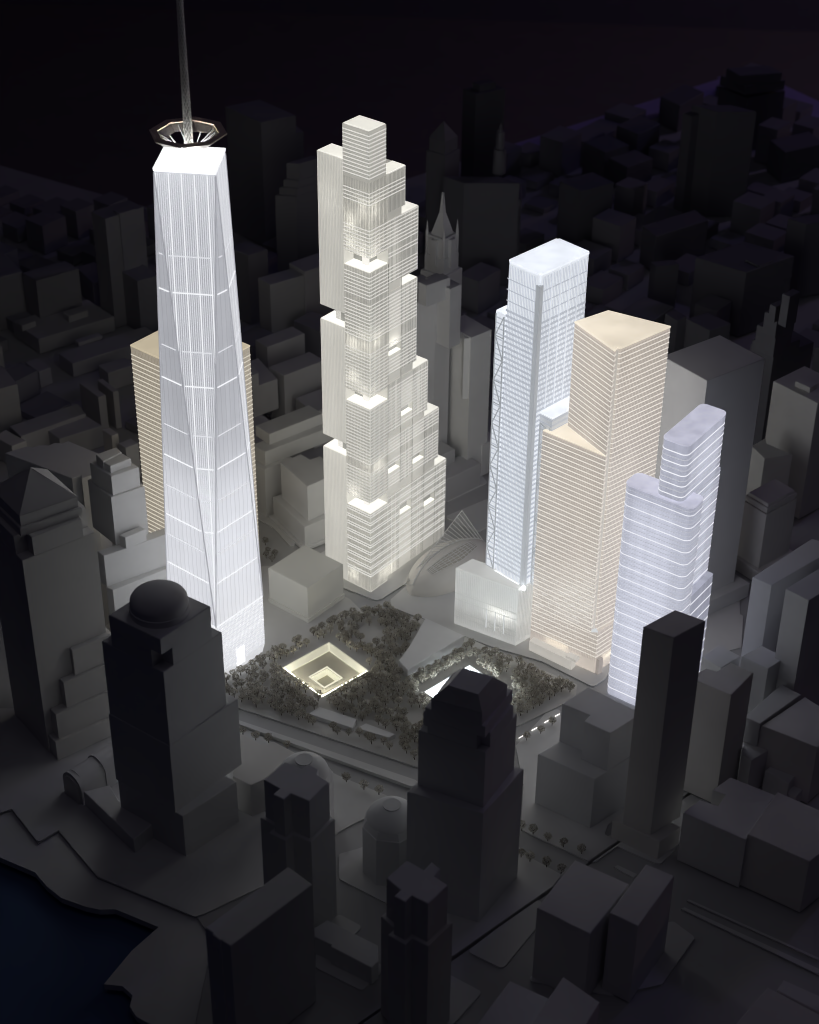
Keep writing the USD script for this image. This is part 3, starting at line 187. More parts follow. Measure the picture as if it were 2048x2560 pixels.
FILL=[([[-490.0,1946.2],[-470.2,1970.9],[-489.6,1986.4],[-509.4,1961.7]],10.0),([[-485.4,1878.4],[-465.1,1903.8],[-486.4,1920.8],[-506.7,1895.5]],14.4),([[-454.1,1917.4],[-434.7,1941.6],[-455.7,1958.4],[-475.1,1934.2]],11.5),([[-480.8,1810.6],[-461.8,1834.4],[-485.8,1853.7],[-504.9,1829.9]],35.9),([[-449.5,1849.6],[-431.4,1872.2],[-459.5,1894.7],[-477.5,1872.1]],18.2),([[-418.3,1888.7],[-394.6,1918.2],[-418.7,1937.6],[-442.4,1908.0]],17.6),([[-444.9,1781.9],[-425.0,1806.8],[-446.3,1823.9],[-466.3,1799.0]],7.3),([[-413.7,1820.9],[-392.4,1847.3],[-415.0,1865.4],[-436.2,1839.0]],34.9),([[-382.4,1859.9],[-365.5,1880.9],[-386.4,1897.6],[-403.2,1876.6]],34.9),([[-351.1,1898.9],[-333.1,1921.4],[-354.4,1938.4],[-372.4,1916.0]],24.6),([[-440.3,1714.1],[-423.8,1734.7],[-448.5,1754.6],[-465.1,1733.9]],49.0),([[-409.0,1753.1],[-390.8,1775.8],[-419.0,1798.4],[-437.2,1775.7]],11.2),([[-377.8,1792.1],[-355.9,1819.3],[-375.7,1835.1],[-397.5,1807.9]],12.2),([[-346.5,1831.1],[-323.4,1859.9],[-344.2,1876.6],[-367.3,1847.8]],20.0),([[-315.2,1870.1],[-292.6,1898.3],[-318.5,1919.0],[-341.1,1890.9]],14.2),([[-373.2,1724.3],[-356.2,1745.5],[-384.4,1768.1],[-401.4,1746.9]],17.3),([[-341.9,1763.3],[-324.4,1785.1],[-347.1,1803.3],[-364.6,1781.5]],24.3),([[-310.6,1802.3],[-288.2,1830.3],[-315.8,1852.4],[-338.2,1824.4]],12.8),([[-279.3,1841.3],[-260.0,1865.4],[-282.2,1883.3],[-301.5,1859.1]],42.3),([[-431.1,1578.5],[-412.9,1601.2],[-439.8,1622.8],[-458.0,1600.1]],12.5),([[-306.0,1734.5],[-280.5,1766.3],[-309.3,1789.4],[-334.8,1757.6]],13.6),([[-274.7,1773.5],[-253.1,1800.5],[-275.6,1818.5],[-297.2,1791.6]],7.0),([[-243.4,1812.6],[-226.4,1833.8],[-249.2,1852.1],[-266.2,1830.8]],14.7),([[-270.1,1705.8],[-249.0,1732.1],[-269.8,1748.9],[-291.0,1722.5]],12.6),([[-238.8,1744.8],[-222.1,1765.7],[-247.0,1785.7],[-263.8,1764.8]],16.9),([[-207.5,1783.8],[-189.4,1806.4],[-214.7,1826.6],[-232.8,1804.0]],13.3),([[-390.6,1481.9],[-365.0,1513.9],[-384.2,1529.3],[-409.8,1497.4]],26.3),([[-234.2,1677.0],[-209.4,1708.0],[-238.4,1731.2],[-263.2,1700.3]],25.6),([[-202.9,1716.0],[-182.1,1741.9],[-210.5,1764.7],[-231.4,1738.8]],9.6),([[-171.7,1755.0],[-146.0,1787.0],[-172.0,1807.9],[-197.7,1775.9]],19.5),([[-140.4,1794.0],[-121.3,1817.8],[-149.6,1840.5],[-168.7,1816.7]],18.3),([[-109.1,1833.0],[-83.0,1865.5],[-102.9,1881.5],[-129.0,1848.9]],42.4),([[-77.8,1872.0],[-55.2,1900.2],[-84.3,1923.5],[-106.9,1895.3]],35.4),([[-46.5,1911.0],[-23.4,1939.9],[-51.1,1962.1],[-74.2,1933.3]],15.2),([[-354.7,1453.2],[-329.2,1485.0],[-356.9,1507.2],[-382.4,1475.4]],7.1),([[-229.6,1609.2],[-205.7,1639.0],[-231.3,1659.6],[-255.2,1629.7]],14.2),([[-73.2,1804.2],[-49.6,1833.7],[-74.3,1853.5],[-97.9,1824.1]],27.8),([[-41.9,1843.2],[-16.9,1874.5],[-39.7,1892.8],[-64.7,1861.5]],25.9),([[-10.7,1882.3],[8.7,1906.4],[-20.1,1929.6],[-39.5,1905.4]],16.5),([[20.6,1921.3],[37.4,1942.2],[16.1,1959.3],[-0.7,1938.4]],9.6),([[51.9,1960.3],[71.4,1984.5],[49.8,2001.8],[30.4,1977.5]],13.1),([[83.2,1999.3],[108.2,2030.5],[82.1,2051.5],[57.0,2020.2]],15.5),([[114.5,2038.3],[133.0,2061.5],[113.3,2077.3],[94.7,2054.1]],35.0),([[145.7,2077.3],[165.7,2102.2],[144.9,2119.0],[124.9,2094.0]],16.9),([[-225.0,1541.4],[-202.7,1569.2],[-230.0,1591.1],[-252.3,1563.3]],27.4),([[-193.7,1580.4],[-173.0,1606.2],[-196.3,1624.9],[-217.0,1599.1]],24.6),([[-99.9,1697.4],[-83.2,1718.2],[-102.4,1733.6],[-119.1,1712.8]],20.1),([[-68.6,1736.5],[-50.7,1758.8],[-71.7,1775.7],[-89.6,1753.3]],48.7),([[-37.3,1775.5],[-18.9,1798.4],[-46.6,1820.6],[-65.0,1797.6]],37.7),([[-6.0,1814.5],[12.1,1837.0],[-8.4,1853.4],[-26.5,1830.9]],24.8),([[25.2,1853.5],[42.2,1874.6],[14.4,1896.8],[-2.5,1875.7]],30.6),([[119.1,1970.5],[136.0,1991.6],[115.5,2007.9],[98.7,1986.9]],20.7),([[150.3,2009.5],[172.5,2037.2],[148.4,2056.5],[126.2,2028.9]],10.2),([[181.6,2048.5],[207.7,2081.0],[181.7,2101.8],[155.7,2069.3]],46.0),([[212.9,2087.5],[239.2,2120.3],[216.3,2138.6],[190.0,2105.9]],30.6),([[244.2,2126.5],[268.7,2157.1],[240.6,2179.5],[216.2,2149.0]],25.1),([[275.5,2165.5],[300.3,2196.5],[270.7,2220.2],[245.9,2189.3]],30.4),([[-251.7,1434.6],[-228.6,1463.3],[-249.0,1479.7],[-272.0,1450.9]],7.8),([[-220.4,1473.6],[-198.9,1500.4],[-228.2,1523.9],[-249.7,1497.1]],14.2),([[-189.1,1512.6],[-169.3,1537.3],[-193.4,1556.7],[-213.2,1532.0]],8.0),([[-157.8,1551.6],[-136.5,1578.3],[-157.1,1594.8],[-178.4,1568.2]],34.6),([[-64.0,1668.7],[-47.0,1689.9],[-76.3,1713.4],[-93.3,1692.2]],29.9),([[-32.7,1707.7],[-11.9,1733.7],[-37.7,1754.4],[-58.5,1728.4]],8.4),([[-1.4,1746.7],[22.6,1776.7],[1.0,1794.0],[-23.0,1764.0]],6.9),([[61.1,1824.7],[81.8,1850.5],[53.9,1872.9],[33.2,1847.1]],22.3),([[155.0,1941.7],[172.5,1963.7],[150.4,1981.4],[132.8,1959.5]],6.5),([[186.2,1980.7],[207.4,2007.1],[184.7,2025.3],[163.6,1998.9]],15.2),([[405.2,2253.8],[424.3,2277.6],[396.5,2299.8],[377.4,2276.0]],12.0),([[436.5,2292.8],[455.7,2316.8],[427.4,2339.6],[408.1,2315.5]],18.3),([[467.7,2331.8],[489.2,2358.5],[463.9,2378.8],[442.4,2352.1]],28.1),([[-215.8,1405.8],[-198.9,1426.9],[-220.9,1444.5],[-237.7,1423.5]],40.7),([[-90.7,1561.9],[-73.9,1582.8],[-101.3,1604.8],[-118.1,1583.8]],46.6),([[-59.4,1600.9],[-36.5,1629.5],[-55.4,1644.7],[-78.3,1616.1]],21.3),([[-28.1,1639.9],[-9.7,1662.8],[-33.3,1681.7],[-51.7,1658.8]],7.1),([[3.2,1678.9],[23.9,1704.8],[1.5,1722.8],[-19.3,1696.9]],8.6),([[34.5,1717.9],[56.8,1745.8],[35.0,1763.2],[12.7,1735.4]],11.0),([[128.3,1834.9],[150.9,1863.1],[129.2,1880.4],[106.7,1852.3]],11.7),([[190.8,1913.0],[213.1,1940.7],[192.1,1957.6],[169.8,1929.8]],7.4),([[222.1,1952.0],[246.4,1982.2],[219.0,2004.2],[194.7,1973.9]],6.6),([[316.0,2069.0],[337.4,2095.7],[314.4,2114.2],[292.9,2087.5]],24.8),([[347.2,2108.0],[371.6,2138.4],[348.2,2157.1],[323.8,2126.8]],11.4),([[441.1,2225.0],[466.6,2256.9],[440.9,2277.5],[415.4,2245.6]],13.1),([[472.4,2264.0],[494.5,2291.7],[470.9,2310.6],[448.7,2283.0]],9.5),([[-54.8,1533.1],[-31.8,1561.8],[-59.2,1583.8],[-82.2,1555.1]],24.7),([[-23.5,1572.1],[-0.6,1600.7],[-21.6,1617.5],[-44.5,1589.0]],25.6),([[7.8,1611.1],[24.8,1632.4],[-0.7,1652.8],[-17.7,1631.6]],22.3),([[39.1,1650.1],[58.3,1674.1],[33.0,1694.4],[13.8,1670.4]],10.5),([[70.3,1689.1],[94.4,1719.1],[73.8,1735.6],[49.8,1705.6]],38.9),([[164.2,1806.2],[188.6,1836.6],[167.7,1853.3],[143.3,1822.9]],11.9),([[258.0,1923.2],[275.6,1945.1],[254.2,1962.3],[236.6,1940.4]],39.9),([[289.3,1962.2],[314.0,1993.0],[294.1,2008.9],[269.4,1978.2]],20.7),([[320.6,2001.2],[342.9,2029.0],[321.8,2045.9],[299.5,2018.1]],9.0),([[351.8,2040.2],[373.6,2067.3],[349.5,2086.6],[327.8,2059.5]],24.3),([[383.1,2079.2],[400.6,2101.0],[374.7,2121.7],[357.3,2100.0]],22.9),([[477.0,2196.2],[500.2,2225.3],[474.4,2246.0],[451.1,2217.0]],34.1),([[508.2,2235.2],[530.2,2262.7],[511.5,2277.7],[489.5,2250.3]],14.0),([[-18.9,1504.3],[3.4,1532.2],[-17.5,1549.0],[-39.9,1521.1]],32.1),([[12.4,1543.3],[31.4,1567.0],[4.0,1589.0],[-15.0,1565.3]],8.9),([[43.7,1582.3],[68.0,1612.7],[44.2,1631.7],[19.9,1601.4]],13.0),([[74.9,1621.3],[95.2,1646.7],[73.7,1663.9],[53.4,1638.6]],12.6),([[106.2,1660.4],[124.4,1683.0],[98.2,1703.9],[80.1,1681.3]],7.4),([[137.5,1699.4],[153.8,1719.7],[132.6,1736.7],[116.3,1716.3]],23.5),([[168.8,1738.4],[185.1,1758.8],[158.3,1780.3],[142.0,1759.9]],32.6),([[200.1,1777.4],[222.2,1805.0],[193.0,1828.4],[170.9,1800.8]],22.7),([[231.3,1816.4],[251.2,1841.1],[222.3,1864.3],[202.4,1839.6]],44.2),([[262.6,1855.4],[287.5,1886.4],[262.5,1906.4],[237.7,1875.4]],19.5),([[293.9,1894.4],[316.5,1922.6],[292.9,1941.6],[270.2,1913.4]],13.5),([[356.5,1972.4],[373.9,1994.2],[352.1,2011.7],[334.6,1989.9]],25.2),([[387.7,2011.4],[409.5,2038.6],[390.7,2053.7],[368.9,2026.5]],9.1),([[450.3,2089.4],[471.4,2115.8],[450.3,2132.8],[429.2,2106.4]],48.1),([[512.9,2167.5],[536.2,2196.5],[513.0,2215.1],[489.7,2186.0]],18.8),([[544.1,2206.5],[560.8,2227.2],[540.0,2243.9],[523.4,2223.1]],6.8),([[48.3,1514.6],[69.7,1541.2],[48.0,1558.7],[26.6,1532.0]],29.3),([[79.6,1553.6],[96.6,1574.8],[74.9,1592.2],[57.9,1570.9]],10.4),([[110.8,1592.6],[129.0,1615.2],[103.5,1635.7],[85.3,1613.0]],13.9),([[142.1,1631.6],[158.9,1652.5],[136.8,1670.3],[120.0,1649.3]],16.0),([[173.4,1670.6],[193.7,1695.9],[174.5,1711.3],[154.2,1686.0]],9.3),([[204.7,1709.6],[228.8,1739.7],[206.5,1757.6],[182.4,1727.5]],19.9),([[235.9,1748.6],[255.2,1772.6],[234.7,1789.0],[215.5,1765.0]],18.4),([[329.8,1865.6],[354.9,1897.0],[332.9,1914.7],[307.7,1883.3]],12.9),([[423.6,1982.7],[440.2,2003.3],[417.4,2021.5],[400.9,2000.9]],9.5),([[517.5,2099.7],[536.7,2123.7],[507.7,2147.0],[488.4,2123.0]],14.2),([[84.2,1485.8],[104.3,1510.9],[75.1,1534.4],[55.0,1509.2]],9.6),([[115.4,1524.8],[134.3,1548.3],[115.3,1563.5],[96.5,1540.0]],32.0),([[146.7,1563.8],[169.2,1591.9],[145.1,1611.3],[122.6,1583.2]],28.0),([[178.0,1602.8],[202.7,1633.6],[180.0,1651.7],[155.4,1620.9]],10.1),([[209.3,1641.8],[227.6,1664.7],[199.9,1686.9],[181.6,1664.0]],15.3),([[303.1,1758.8],[328.9,1790.9],[306.7,1808.7],[280.9,1776.6]],16.4),([[365.7,1836.9],[384.4,1860.2],[358.4,1881.0],[339.7,1857.7]],11.7),([[397.0,1875.9],[418.1,1902.2],[390.0,1924.6],[368.9,1898.3]],39.7),([[428.2,1914.9],[447.8,1939.2],[427.5,1955.5],[408.0,1931.1]],30.3),([[459.5,1953.9],[477.9,1976.8],[453.3,1996.4],[435.0,1973.5]],14.3),([[490.8,1992.9],[515.7,2024.0],[492.4,2042.7],[467.4,2011.6]],19.3),([[522.1,2031.9],[541.3,2055.9],[522.5,2071.0],[503.3,2047.0]],10.5),([[151.3,1496.0],[173.2,1523.2],[150.2,1541.6],[128.4,1514.4]],12.5),([[182.6,1535.0],[203.2,1560.7],[173.9,1584.2],[153.3,1558.5]],25.6),([[213.9,1574.0],[231.7,1596.2],[207.3,1615.8],[189.5,1593.6]],9.1),([[245.2,1613.0],[271.4,1645.7],[242.8,1668.6],[216.6,1635.9]],34.4),([[339.0,1730.1],[359.1,1755.2],[330.2,1778.3],[310.1,1753.2]],23.9),([[370.3,1769.1],[387.1,1790.1],[362.6,1809.7],[345.8,1788.7]],7.2),([[401.6,1808.1],[421.3,1832.7],[393.3,1855.2],[373.5,1830.6]],32.9),([[432.8,1847.1],[452.0,1871.0],[422.6,1894.5],[403.4,1870.7]],26.0),([[464.1,1886.1],[481.6,1907.9],[459.2,1926.0],[441.7,1904.1]],12.3),([[495.4,1925.1],[518.0,1953.3],[493.2,1973.2],[470.6,1945.0]],35.4),([[218.5,1506.2],[240.7,1534.0],[214.9,1554.7],[192.6,1527.0]],47.5),([[281.1,1584.3],[298.2,1605.6],[270.2,1628.1],[253.0,1606.7]],8.4),([[312.3,1623.3],[330.7,1646.2],[310.4,1662.4],[292.1,1639.5]],41.6),([[437.4,1779.3],[457.7,1804.6],[429.1,1827.5],[408.8,1802.2]],20.9),([[468.7,1818.3],[486.5,1840.4],[458.4,1863.0],[440.6,1840.8]],26.0),([[254.4,1477.5],[279.6,1508.9],[252.7,1530.5],[227.4,1499.1]],7.7),([[321.6,1487.7],[338.6,1508.9],[315.1,1527.8],[298.1,1506.5]],44.5),([[352.8,1526.7],[370.3,1548.5],[348.8,1565.7],[331.3,1543.9]],15.8),([[384.1,1565.7],[401.2,1587.1],[379.5,1604.5],[362.4,1583.1]],12.7),([[415.4,1604.7],[437.2,1632.0],[413.4,1651.1],[391.6,1623.8]],9.1),([[446.7,1643.7],[470.5,1673.4],[445.9,1693.1],[422.1,1663.4]],7.5),([[388.7,1497.9],[405.7,1519.1],[376.3,1542.6],[359.3,1521.5]],7.4),([[420.0,1536.9],[438.4,1559.8],[418.4,1575.9],[400.0,1553.0]],41.0),([[393.3,1430.1],[419.5,1462.8],[400.6,1478.0],[374.4,1445.3]],8.2)]
PN=[[-66.4,1058.3],[-30.4,1091.6],[-63.7,1127.6],[-99.6,1094.3]]
PS=[[46.3,1031.0],[82.2,1064.2],[49.0,1100.2],[13.0,1066.9]]
MUS=[[13.9,1147.8],[45.2,1125.1],[-0.0,1081.0],[-7.0,1092.5],[0.6,1109.7],[6.4,1125.8]]
SH1=[[-75.3,1035.2],[-67.3,1043.4],[-38.4,1029.8],[-41.2,1019.1]]
SH2=[[-37.7,1019.2],[-31.2,1025.0],[-8.8,1012.9],[-13.7,1008.9]]
PAC=[[-81.8,1152.9],[-54.2,1186.6],[-87.5,1213.3],[-115.2,1179.7]]
PODIUM3=[[86.5,1124.9],[100.2,1137.4],[51.1,1165.7],[37.5,1153.2]]
FAR=[[128.8,2154.4],[430.8,2399.8],[472.9,2431.3],[548.8,2312.6]]
WG=[[[-249.5,950.8],[-232.2,934.8]],42.2]
OC=[[2.7,1193.3],[20.2,1180.2],[38.1,1186.6],[65.0,1260.5]]
TOP1=[[-170.8,1094.6],[-129.7,1089.6],[-127.0,1127.5],[-167.7,1131.4]]

O2 = np.array(O2)

# ---------------------------------------------------------------- camera
fw = np.array([0, math.cos(PITCH), -math.sin(PITCH)]); rt = np.array([1., 0, 0]); dn = np.cross(fw, rt)
cr, sr = math.cos(ROLL), math.sin(ROLL)
cx, cy = cr*rt+sr*dn, sr*rt-cr*dn
cam = UsdGeom.Camera.Define(stage, '/World/camera')
cam.AddTransformOp().Set(Gf.Matrix4d(*cx, 0, *cy, 0, *(-fw), 0, 0, 0, H*S, 1))
FL = 50.0
cam.CreateFocalLengthAttr(FL); cam.CreateHorizontalApertureAttr(FL*2048/FPX); cam.CreateVerticalApertureAttr(FL*2560/FPX)
cam.CreateClippingRangeAttr(Gf.Vec2f(.05, 60)); cam.CreateFStopAttr(5.0); cam.CreateFocusDistanceAttr(1330*S)
cam.CreateExposureAttr(0.2)

# ---------------------------------------------------------------- light of the dark exhibition room
def light(cls, name, loc, **kw):
    l = cls.Define(stage, '/World/'+name); l.AddTranslateOp().Set(Gf.Vec3d(*[v*S for v in loc]))
    for k, v in kw.items(): getattr(l, f'Create{k}Attr')(v)
    return l
def dome():
    usdkit.material(stage, '/World/Looks/room_dark', {'b': ('background_shader', {'color': (.62, .56, 1.), 'strength': .0042})}, [], surface='b.background')
    d = UsdLux.DomeLight.Define(stage, '/World/room_ambient'); d.CreateIntensityAttr(1.0)
    UsdShade.MaterialBindingAPI.Apply(d.GetPrim()).Bind(UsdShade.Material.Get(stage, '/World/Looks/room_dark'))
dome()
ceil_l = light(UsdLux.RectLight, 'ceiling_panel', (120, 620, 1900), Width=2.6, Height=1.8, Intensity=.088, Color=Gf.Vec3f(.84, .80, 1.0))

# ---------------------------------------------------------------- names, tags
used = {}
def numbered(path):
    n = used.get(path, 0); used[path] = n+1
    return path if n == 0 else f'{path}_{n:03d}'
def tag(p, label=None, cat=None, group=None, kind=None):
    for k, v in (('label', label), ('category', cat), ('group', group), ('kind', kind)):
        if v: p.SetCustomDataByKey(k, v)
    return p
def thing(name, label, cat, loc=(0, 0, 0), group=None, rot=0):
    x = UsdGeom.Xform.Define(stage, numbered('/World/'+name)); x.AddTranslateOp().Set(Gf.Vec3d(*[v*S for v in loc]))
    if rot: x.AddRotateZOp().Set(rot)
    x._o = np.array(loc, float)
    LOC[str(x.GetPath())] = np.array(loc, float)
    return tag(x.GetPrim(), label, cat, group)
LOC = {}
def obj(name, mesh, mat, parent=None, smooth=False, label=None, kind=None):
    base = str(parent.GetPath()) if parent is not None else '/World'
    v, f = (mesh if isinstance(mesh, tuple) else (mesh.vertices, mesh.faces))
    v = (np.asarray(v, float)-LOC.get(base.split('/')[0]+'/'+'/'.join(base.split('/')[1:3]), np.zeros(3)))*S
    m = usdkit.mesh(stage, numbered(base+'/'+name), trimesh.Trimesh(v, np.asarray(f), process=False), M[mat], smooth=smooth)
    return tag(m.GetPrim(), label, None, None, kind)

# ---------------------------------------------------------------- materials
M = {}
def mat(name, nodes, links, surface): M[name] = usdkit.material(stage, '/World/Looks/'+name, nodes, links, surface=surface)
def painted(name, col, rough=.62, var=.05, bump=.12, scale=60):
    """matt sprayed model board: faint mottling, fine orange-peel"""
    c0 = tuple(max(0, v*(1-var)) for v in col); c1 = tuple(v*(1+var) for v in col)
    mat(name, {'t': ('texture_coordinate', {}), 'n': ('noise_texture', {'scale': 9., 'detail': 5., 'roughness': .65}), 'r': ('rgb_ramp', {'ramp': [(.3, c0), (.7, c1)]}),
               'f': ('noise_texture', {'scale': 900., 'detail': 2.}), 'b': ('bump', {'strength': bump, 'distance': .0006}),
               'p': ('principled_bsdf', {'roughness': rough, 'specular_ior_level': .3})},
        [('t.object', 'n.vector'), ('t.object', 'f.vector'), ('n.fac', 'r.fac'), ('r.color', 'p.base_color'), ('f.fac', 'b.height'), ('b.normal', 'p.normal')], 'p.BSDF')
painted('board_grey', (.70, .705, .70)); painted('board_cool', (.67, .68, .69)); painted('board_warm', (.71, .70, .67))
painted('board_dark', (.36, .36, .37)); painted('slab_grey', (.68, .685, .675), .6); painted('street_grey', (.48, .485, .485), .7); painted('plaza_stone', (.62, .62, .60), .6)
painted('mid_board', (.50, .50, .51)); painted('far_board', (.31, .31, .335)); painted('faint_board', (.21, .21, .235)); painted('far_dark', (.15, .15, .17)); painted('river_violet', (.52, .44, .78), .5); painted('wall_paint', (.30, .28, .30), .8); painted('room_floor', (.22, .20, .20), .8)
painted('museum_white', (.78, .79, .79), .55)
mat('water_blue', {'t': ('texture_coordinate', {}), 'n': ('noise_texture', {'scale': 14., 'detail': 3.}), 'b': ('bump', {'strength': .12, 'distance': .002}),
    'p': ('principled_bsdf', {'base_color': (.07, .125, .27), 'roughness': .45})}, [('t.object', 'n.vector'), ('n.fac', 'b.height'), ('b.normal', 'p.normal')], 'p.BSDF')
def acrylic(name, col, emit, strength, trans=.5, rough=.35, mottle=.06, scale=26, zs=.35):
    """frosted, lit-through acrylic: scatters light both ways and glows with the light piped into it"""
    e0 = tuple(v*(1-mottle) for v in emit); e1 = tuple(v*(1+mottle) for v in emit)
    mat(name, {'t': ('texture_coordinate', {}), 'mp': ('mapping', {'scale': (1., 1., zs)}), 'n': ('noise_texture', {'scale': scale, 'detail': 3.}), 'r': ('rgb_ramp', {'ramp': [(.35, e0), (.65, e1)]}),
               'd': ('diffuse_bsdf', {'color': col}), 'x': ('translucent_bsdf', {'color': col}), 'm1': ('mix_closure', {'fac': trans}),
               'g': ('glossy_bsdf', {'roughness': rough, 'color': (.9, .9, .9)}), 'fr': ('fresnel', {'IOR': 1.4}), 'm2': ('mix_closure', {}),
               'e': ('emission', {'strength': strength}), 'a': ('add_closure', {})},
        [('t.object', 'mp.vector'), ('mp.vector', 'n.vector'), ('n.fac', 'r.fac'), ('r.color', 'e.color'), ('d.BSDF', 'm1.closure1'), ('x.BSDF', 'm1.closure2'),
         ('fr.fac', 'm2.fac'), ('m1.closure', 'm2.closure1'), ('g.BSDF', 'm2.closure2'), ('m2.closure', 'a.closure1'), ('e.emission', 'a.closure2')], 'a.closure')
def glow(name, emit, strength):
    mat(name, {'e': ('emission', {'color': emit, 'strength': strength})}, [], 'e.emission')
W = (.8, .8, .8)
# tower one: cold white
acrylic('ice_skin', (.755, .76, .785), (.93, .945, 1.), .17, mottle=.10, scale=110, zs=.03); acrylic('ice_podium', W, (.92, .94, 1.), .22); acrylic('ice_roof', W, (.94, .955, 1.), .58, mottle=.25, scale=60)
glow('ice_line', (.95, .965, 1.), .86); glow('ice_fin', (.93, .945, 1.), .70); painted('ice_groove', (.42, .42, .47), .5)
# tower two: warm white
acrylic('pearl_skin', (.74, .73, .69), (1., .985, .945), .125); acrylic('pearl_slab', (.74, .73, .69), (1., .985, .94), .19); acrylic('pearl_roof', W, (1., .98, .90), .46); acrylic('pearl_terrace', W, (1., .985, .9), .5)
glow('pearl_line', (1., .98, .93), .66); acrylic('pearl_core', (.45, .45, .44), (1., 1., .95), .05); acrylic('pearl_slabfin', (.69, .685, .66), (1., .985, .945), .15); acrylic('pearl_fin', (.55, .54, .51), (1., .985, .945), .06)
# tower three: white blue
acrylic('frost_skin', (.75, .76, .78), (.90, .94, 1.), .30); acrylic('frost_roof', W, (.88, .92, 1.), .44, mottle=.1, scale=40); acrylic('frost_band', (.55, .56, .58), (.85, .9, 1.), .22); acrylic('ice_edge', (.58, .58, .60), (.92, .935, 1.), .16)
acrylic('frost_side', (.6, .61, .62), (.9, .94, 1.), .22, trans=.3); acrylic('frost_soft', (.70, .71, .70), (1., 1., .98), .11); acrylic('frost_truss', (.6, .61, .62), (.9, .95, 1.), .12); acrylic('frost_podium', (.74, .745, .74), (1., 1., .98), .14); glow('frost_line', (.95, .98, 1.), .6)
# tower four: beige
acrylic('beige_skin', (.62, .585, .555), (1., .92, .86), .19); acrylic('beige_roof', (.74, .70, .62), (1., .93, .79), .44, mottle=.1); glow('beige_line', (1., .95, .86), .74); acrylic('beige_fin', (.56, .525, .495), (1., .92, .86), .13)
acrylic('beige_foot', W, (1., .95, .86), .16)
# tower five: violet
acrylic('violet_skin', (.60, .605, .66), (.84, .86, 1.), .15, mottle=.22, scale=90, zs=.035); acrylic('violet_roof', (.7, .7, .75), (.88, .88, 1.), .30, mottle=.14, scale=50); glow('violet_line', (.94, .95, 1.), .88); glow('violet_fine', (.88, .90, 1.), .5)
# tower seven: amber
acrylic('amber_skin', (.45, .42, .36), (1., .91, .76), .13); acrylic('amber_roof', (.6, .55, .44), (1., .89, .68), .32); glow('amber_line', (1., .93, .78), .6)
acrylic('haze_block', (.60, .60, .565), (1., .98, .9), .06, trans=.35); acrylic('wing_clear', (.6, .6, .58), (1., 1., .96), .0, trans=.5)
mat('wing_film', {'t': ('transparent_bsdf', {'color': (1., 1., 1.)}), 'd': ('diffuse_bsdf', {'color': (.62, .62, .6)}), 'x': ('translucent_bsdf', {'color': (.62, .62, .6)}), 'm': ('mix_closure', {'fac': .5}), 'o': ('mix_closure', {'fac': .72})},
    [('d.BSDF', 'm.closure1'), ('x.BSDF', 'm.closure2'), ('m.closure', 'o.closure1'), ('t.BSDF', 'o.closure2')], 'o.closure')
painted('oculus_shell', (.80, .78, .73), .4); painted('oculus_panel', (.62, .59, .52), .5); painted('mast_grey', (.72, .71, .69), .4); painted('mast_white', (.90, .89, .86), .4); painted('rib_white', (.86, .86, .84), .4)
acrylic('pool_wall', W, (1., .96, .70), .15, mottle=.10); glow('pool_edge', (1., .97, .76), .75); painted('pool_floor', (.52, .50, .44), .5, var=.12); acrylic('pool_void', W, (1., .97, .68), .28); glow('pool_hot', (1., .95, .74), 24.0)
acrylic('pool_wall_white', W, (.86, .95, 1.), .55); glow('pool_white_hot', (.9, .97, 1.), 55.)
mat('ring_bronze', {'t': ('texture_coordinate', {}), 'n': ('noise_texture', {'scale': 120., 'detail': 3.}), 'r': ('rgb_ramp', {'ramp': [(.3, (.52, .48, .44)), (.7, (.68, .64, .59))]}), 'p': ('principled_bsdf', {'metallic': .35, 'roughness': .38})},
    [('t.object', 'n.vector'), ('n.fac', 'r.fac'), ('r.color', 'p.base_color')], 'p.BSDF')
mat('ring_dark', {'p': ('principled_bsdf', {'base_color': (.88, .72, .57), 'metallic': .1, 'roughness': .42})}, [], 'p.BSDF')
mat('steel', {'p': ('principled_bsdf', {'base_color': (.72, .72, .70), 'metallic': .75, 'roughness': .32})}, [], 'p.BSDF')
mat('strut_clear', {'p': ('principled_bsdf', {'base_color': (.8, .82, .85), 'metallic': .2, 'roughness': .15})}, [], 'p.BSDF')
def leafmat(name, a, b):
    mat(name, {'o': ('object_info', {}), 'g': ('geometry', {}), 'w': ('mix_float', {'fac': .5}), 'r': ('rgb_ramp', {'ramp': [(0, a), (1, b)]}), 'd': ('diffuse_bsdf', {}), 'x': ('translucent_bsdf', {}), 'm': ('mix_closure', {'fac': .48})},
        [('o.random', 'w.a'), ('g.random_per_island', 'w.b'), ('w.result', 'r.fac'), ('r.color', 'd.color'), ('r.color', 'x.color'), ('d.BSDF', 'm.closure1'), ('x.BSDF', 'm.closure2')], 'm.closure')
leafmat('leaf_brown', (.46, .44, .385), (.92, .90, .83)); leafmat('leaf_frost', (.40, .39, .36), (.62, .61, .57)); painted('bark', (.16, .14, .12), .8)
glow('rail_light', (1., .97, .92), 1.5); glow('lamp_core', (1., 1., 1.), 1.0)
glow('core_ice', (.97, .975, 1.), 2.9); glow('core_pearl', (1., .97, .90), .85); glow('core_frost', (.93, .97, 1.), 1.25); glow('core_beige', (1., .93, .82), 1.4); glow('core_violet', (.90, .92, 1.), 1.5); glow('spot_pearl', (1., .97, .88), 10.0); glow('spot_mast', (1., .98, .95), 150.0); glow('spot_frost', (.95, .98, 1.), 9.0); glow('spot_beige', (1., .92, .72), 6.0)

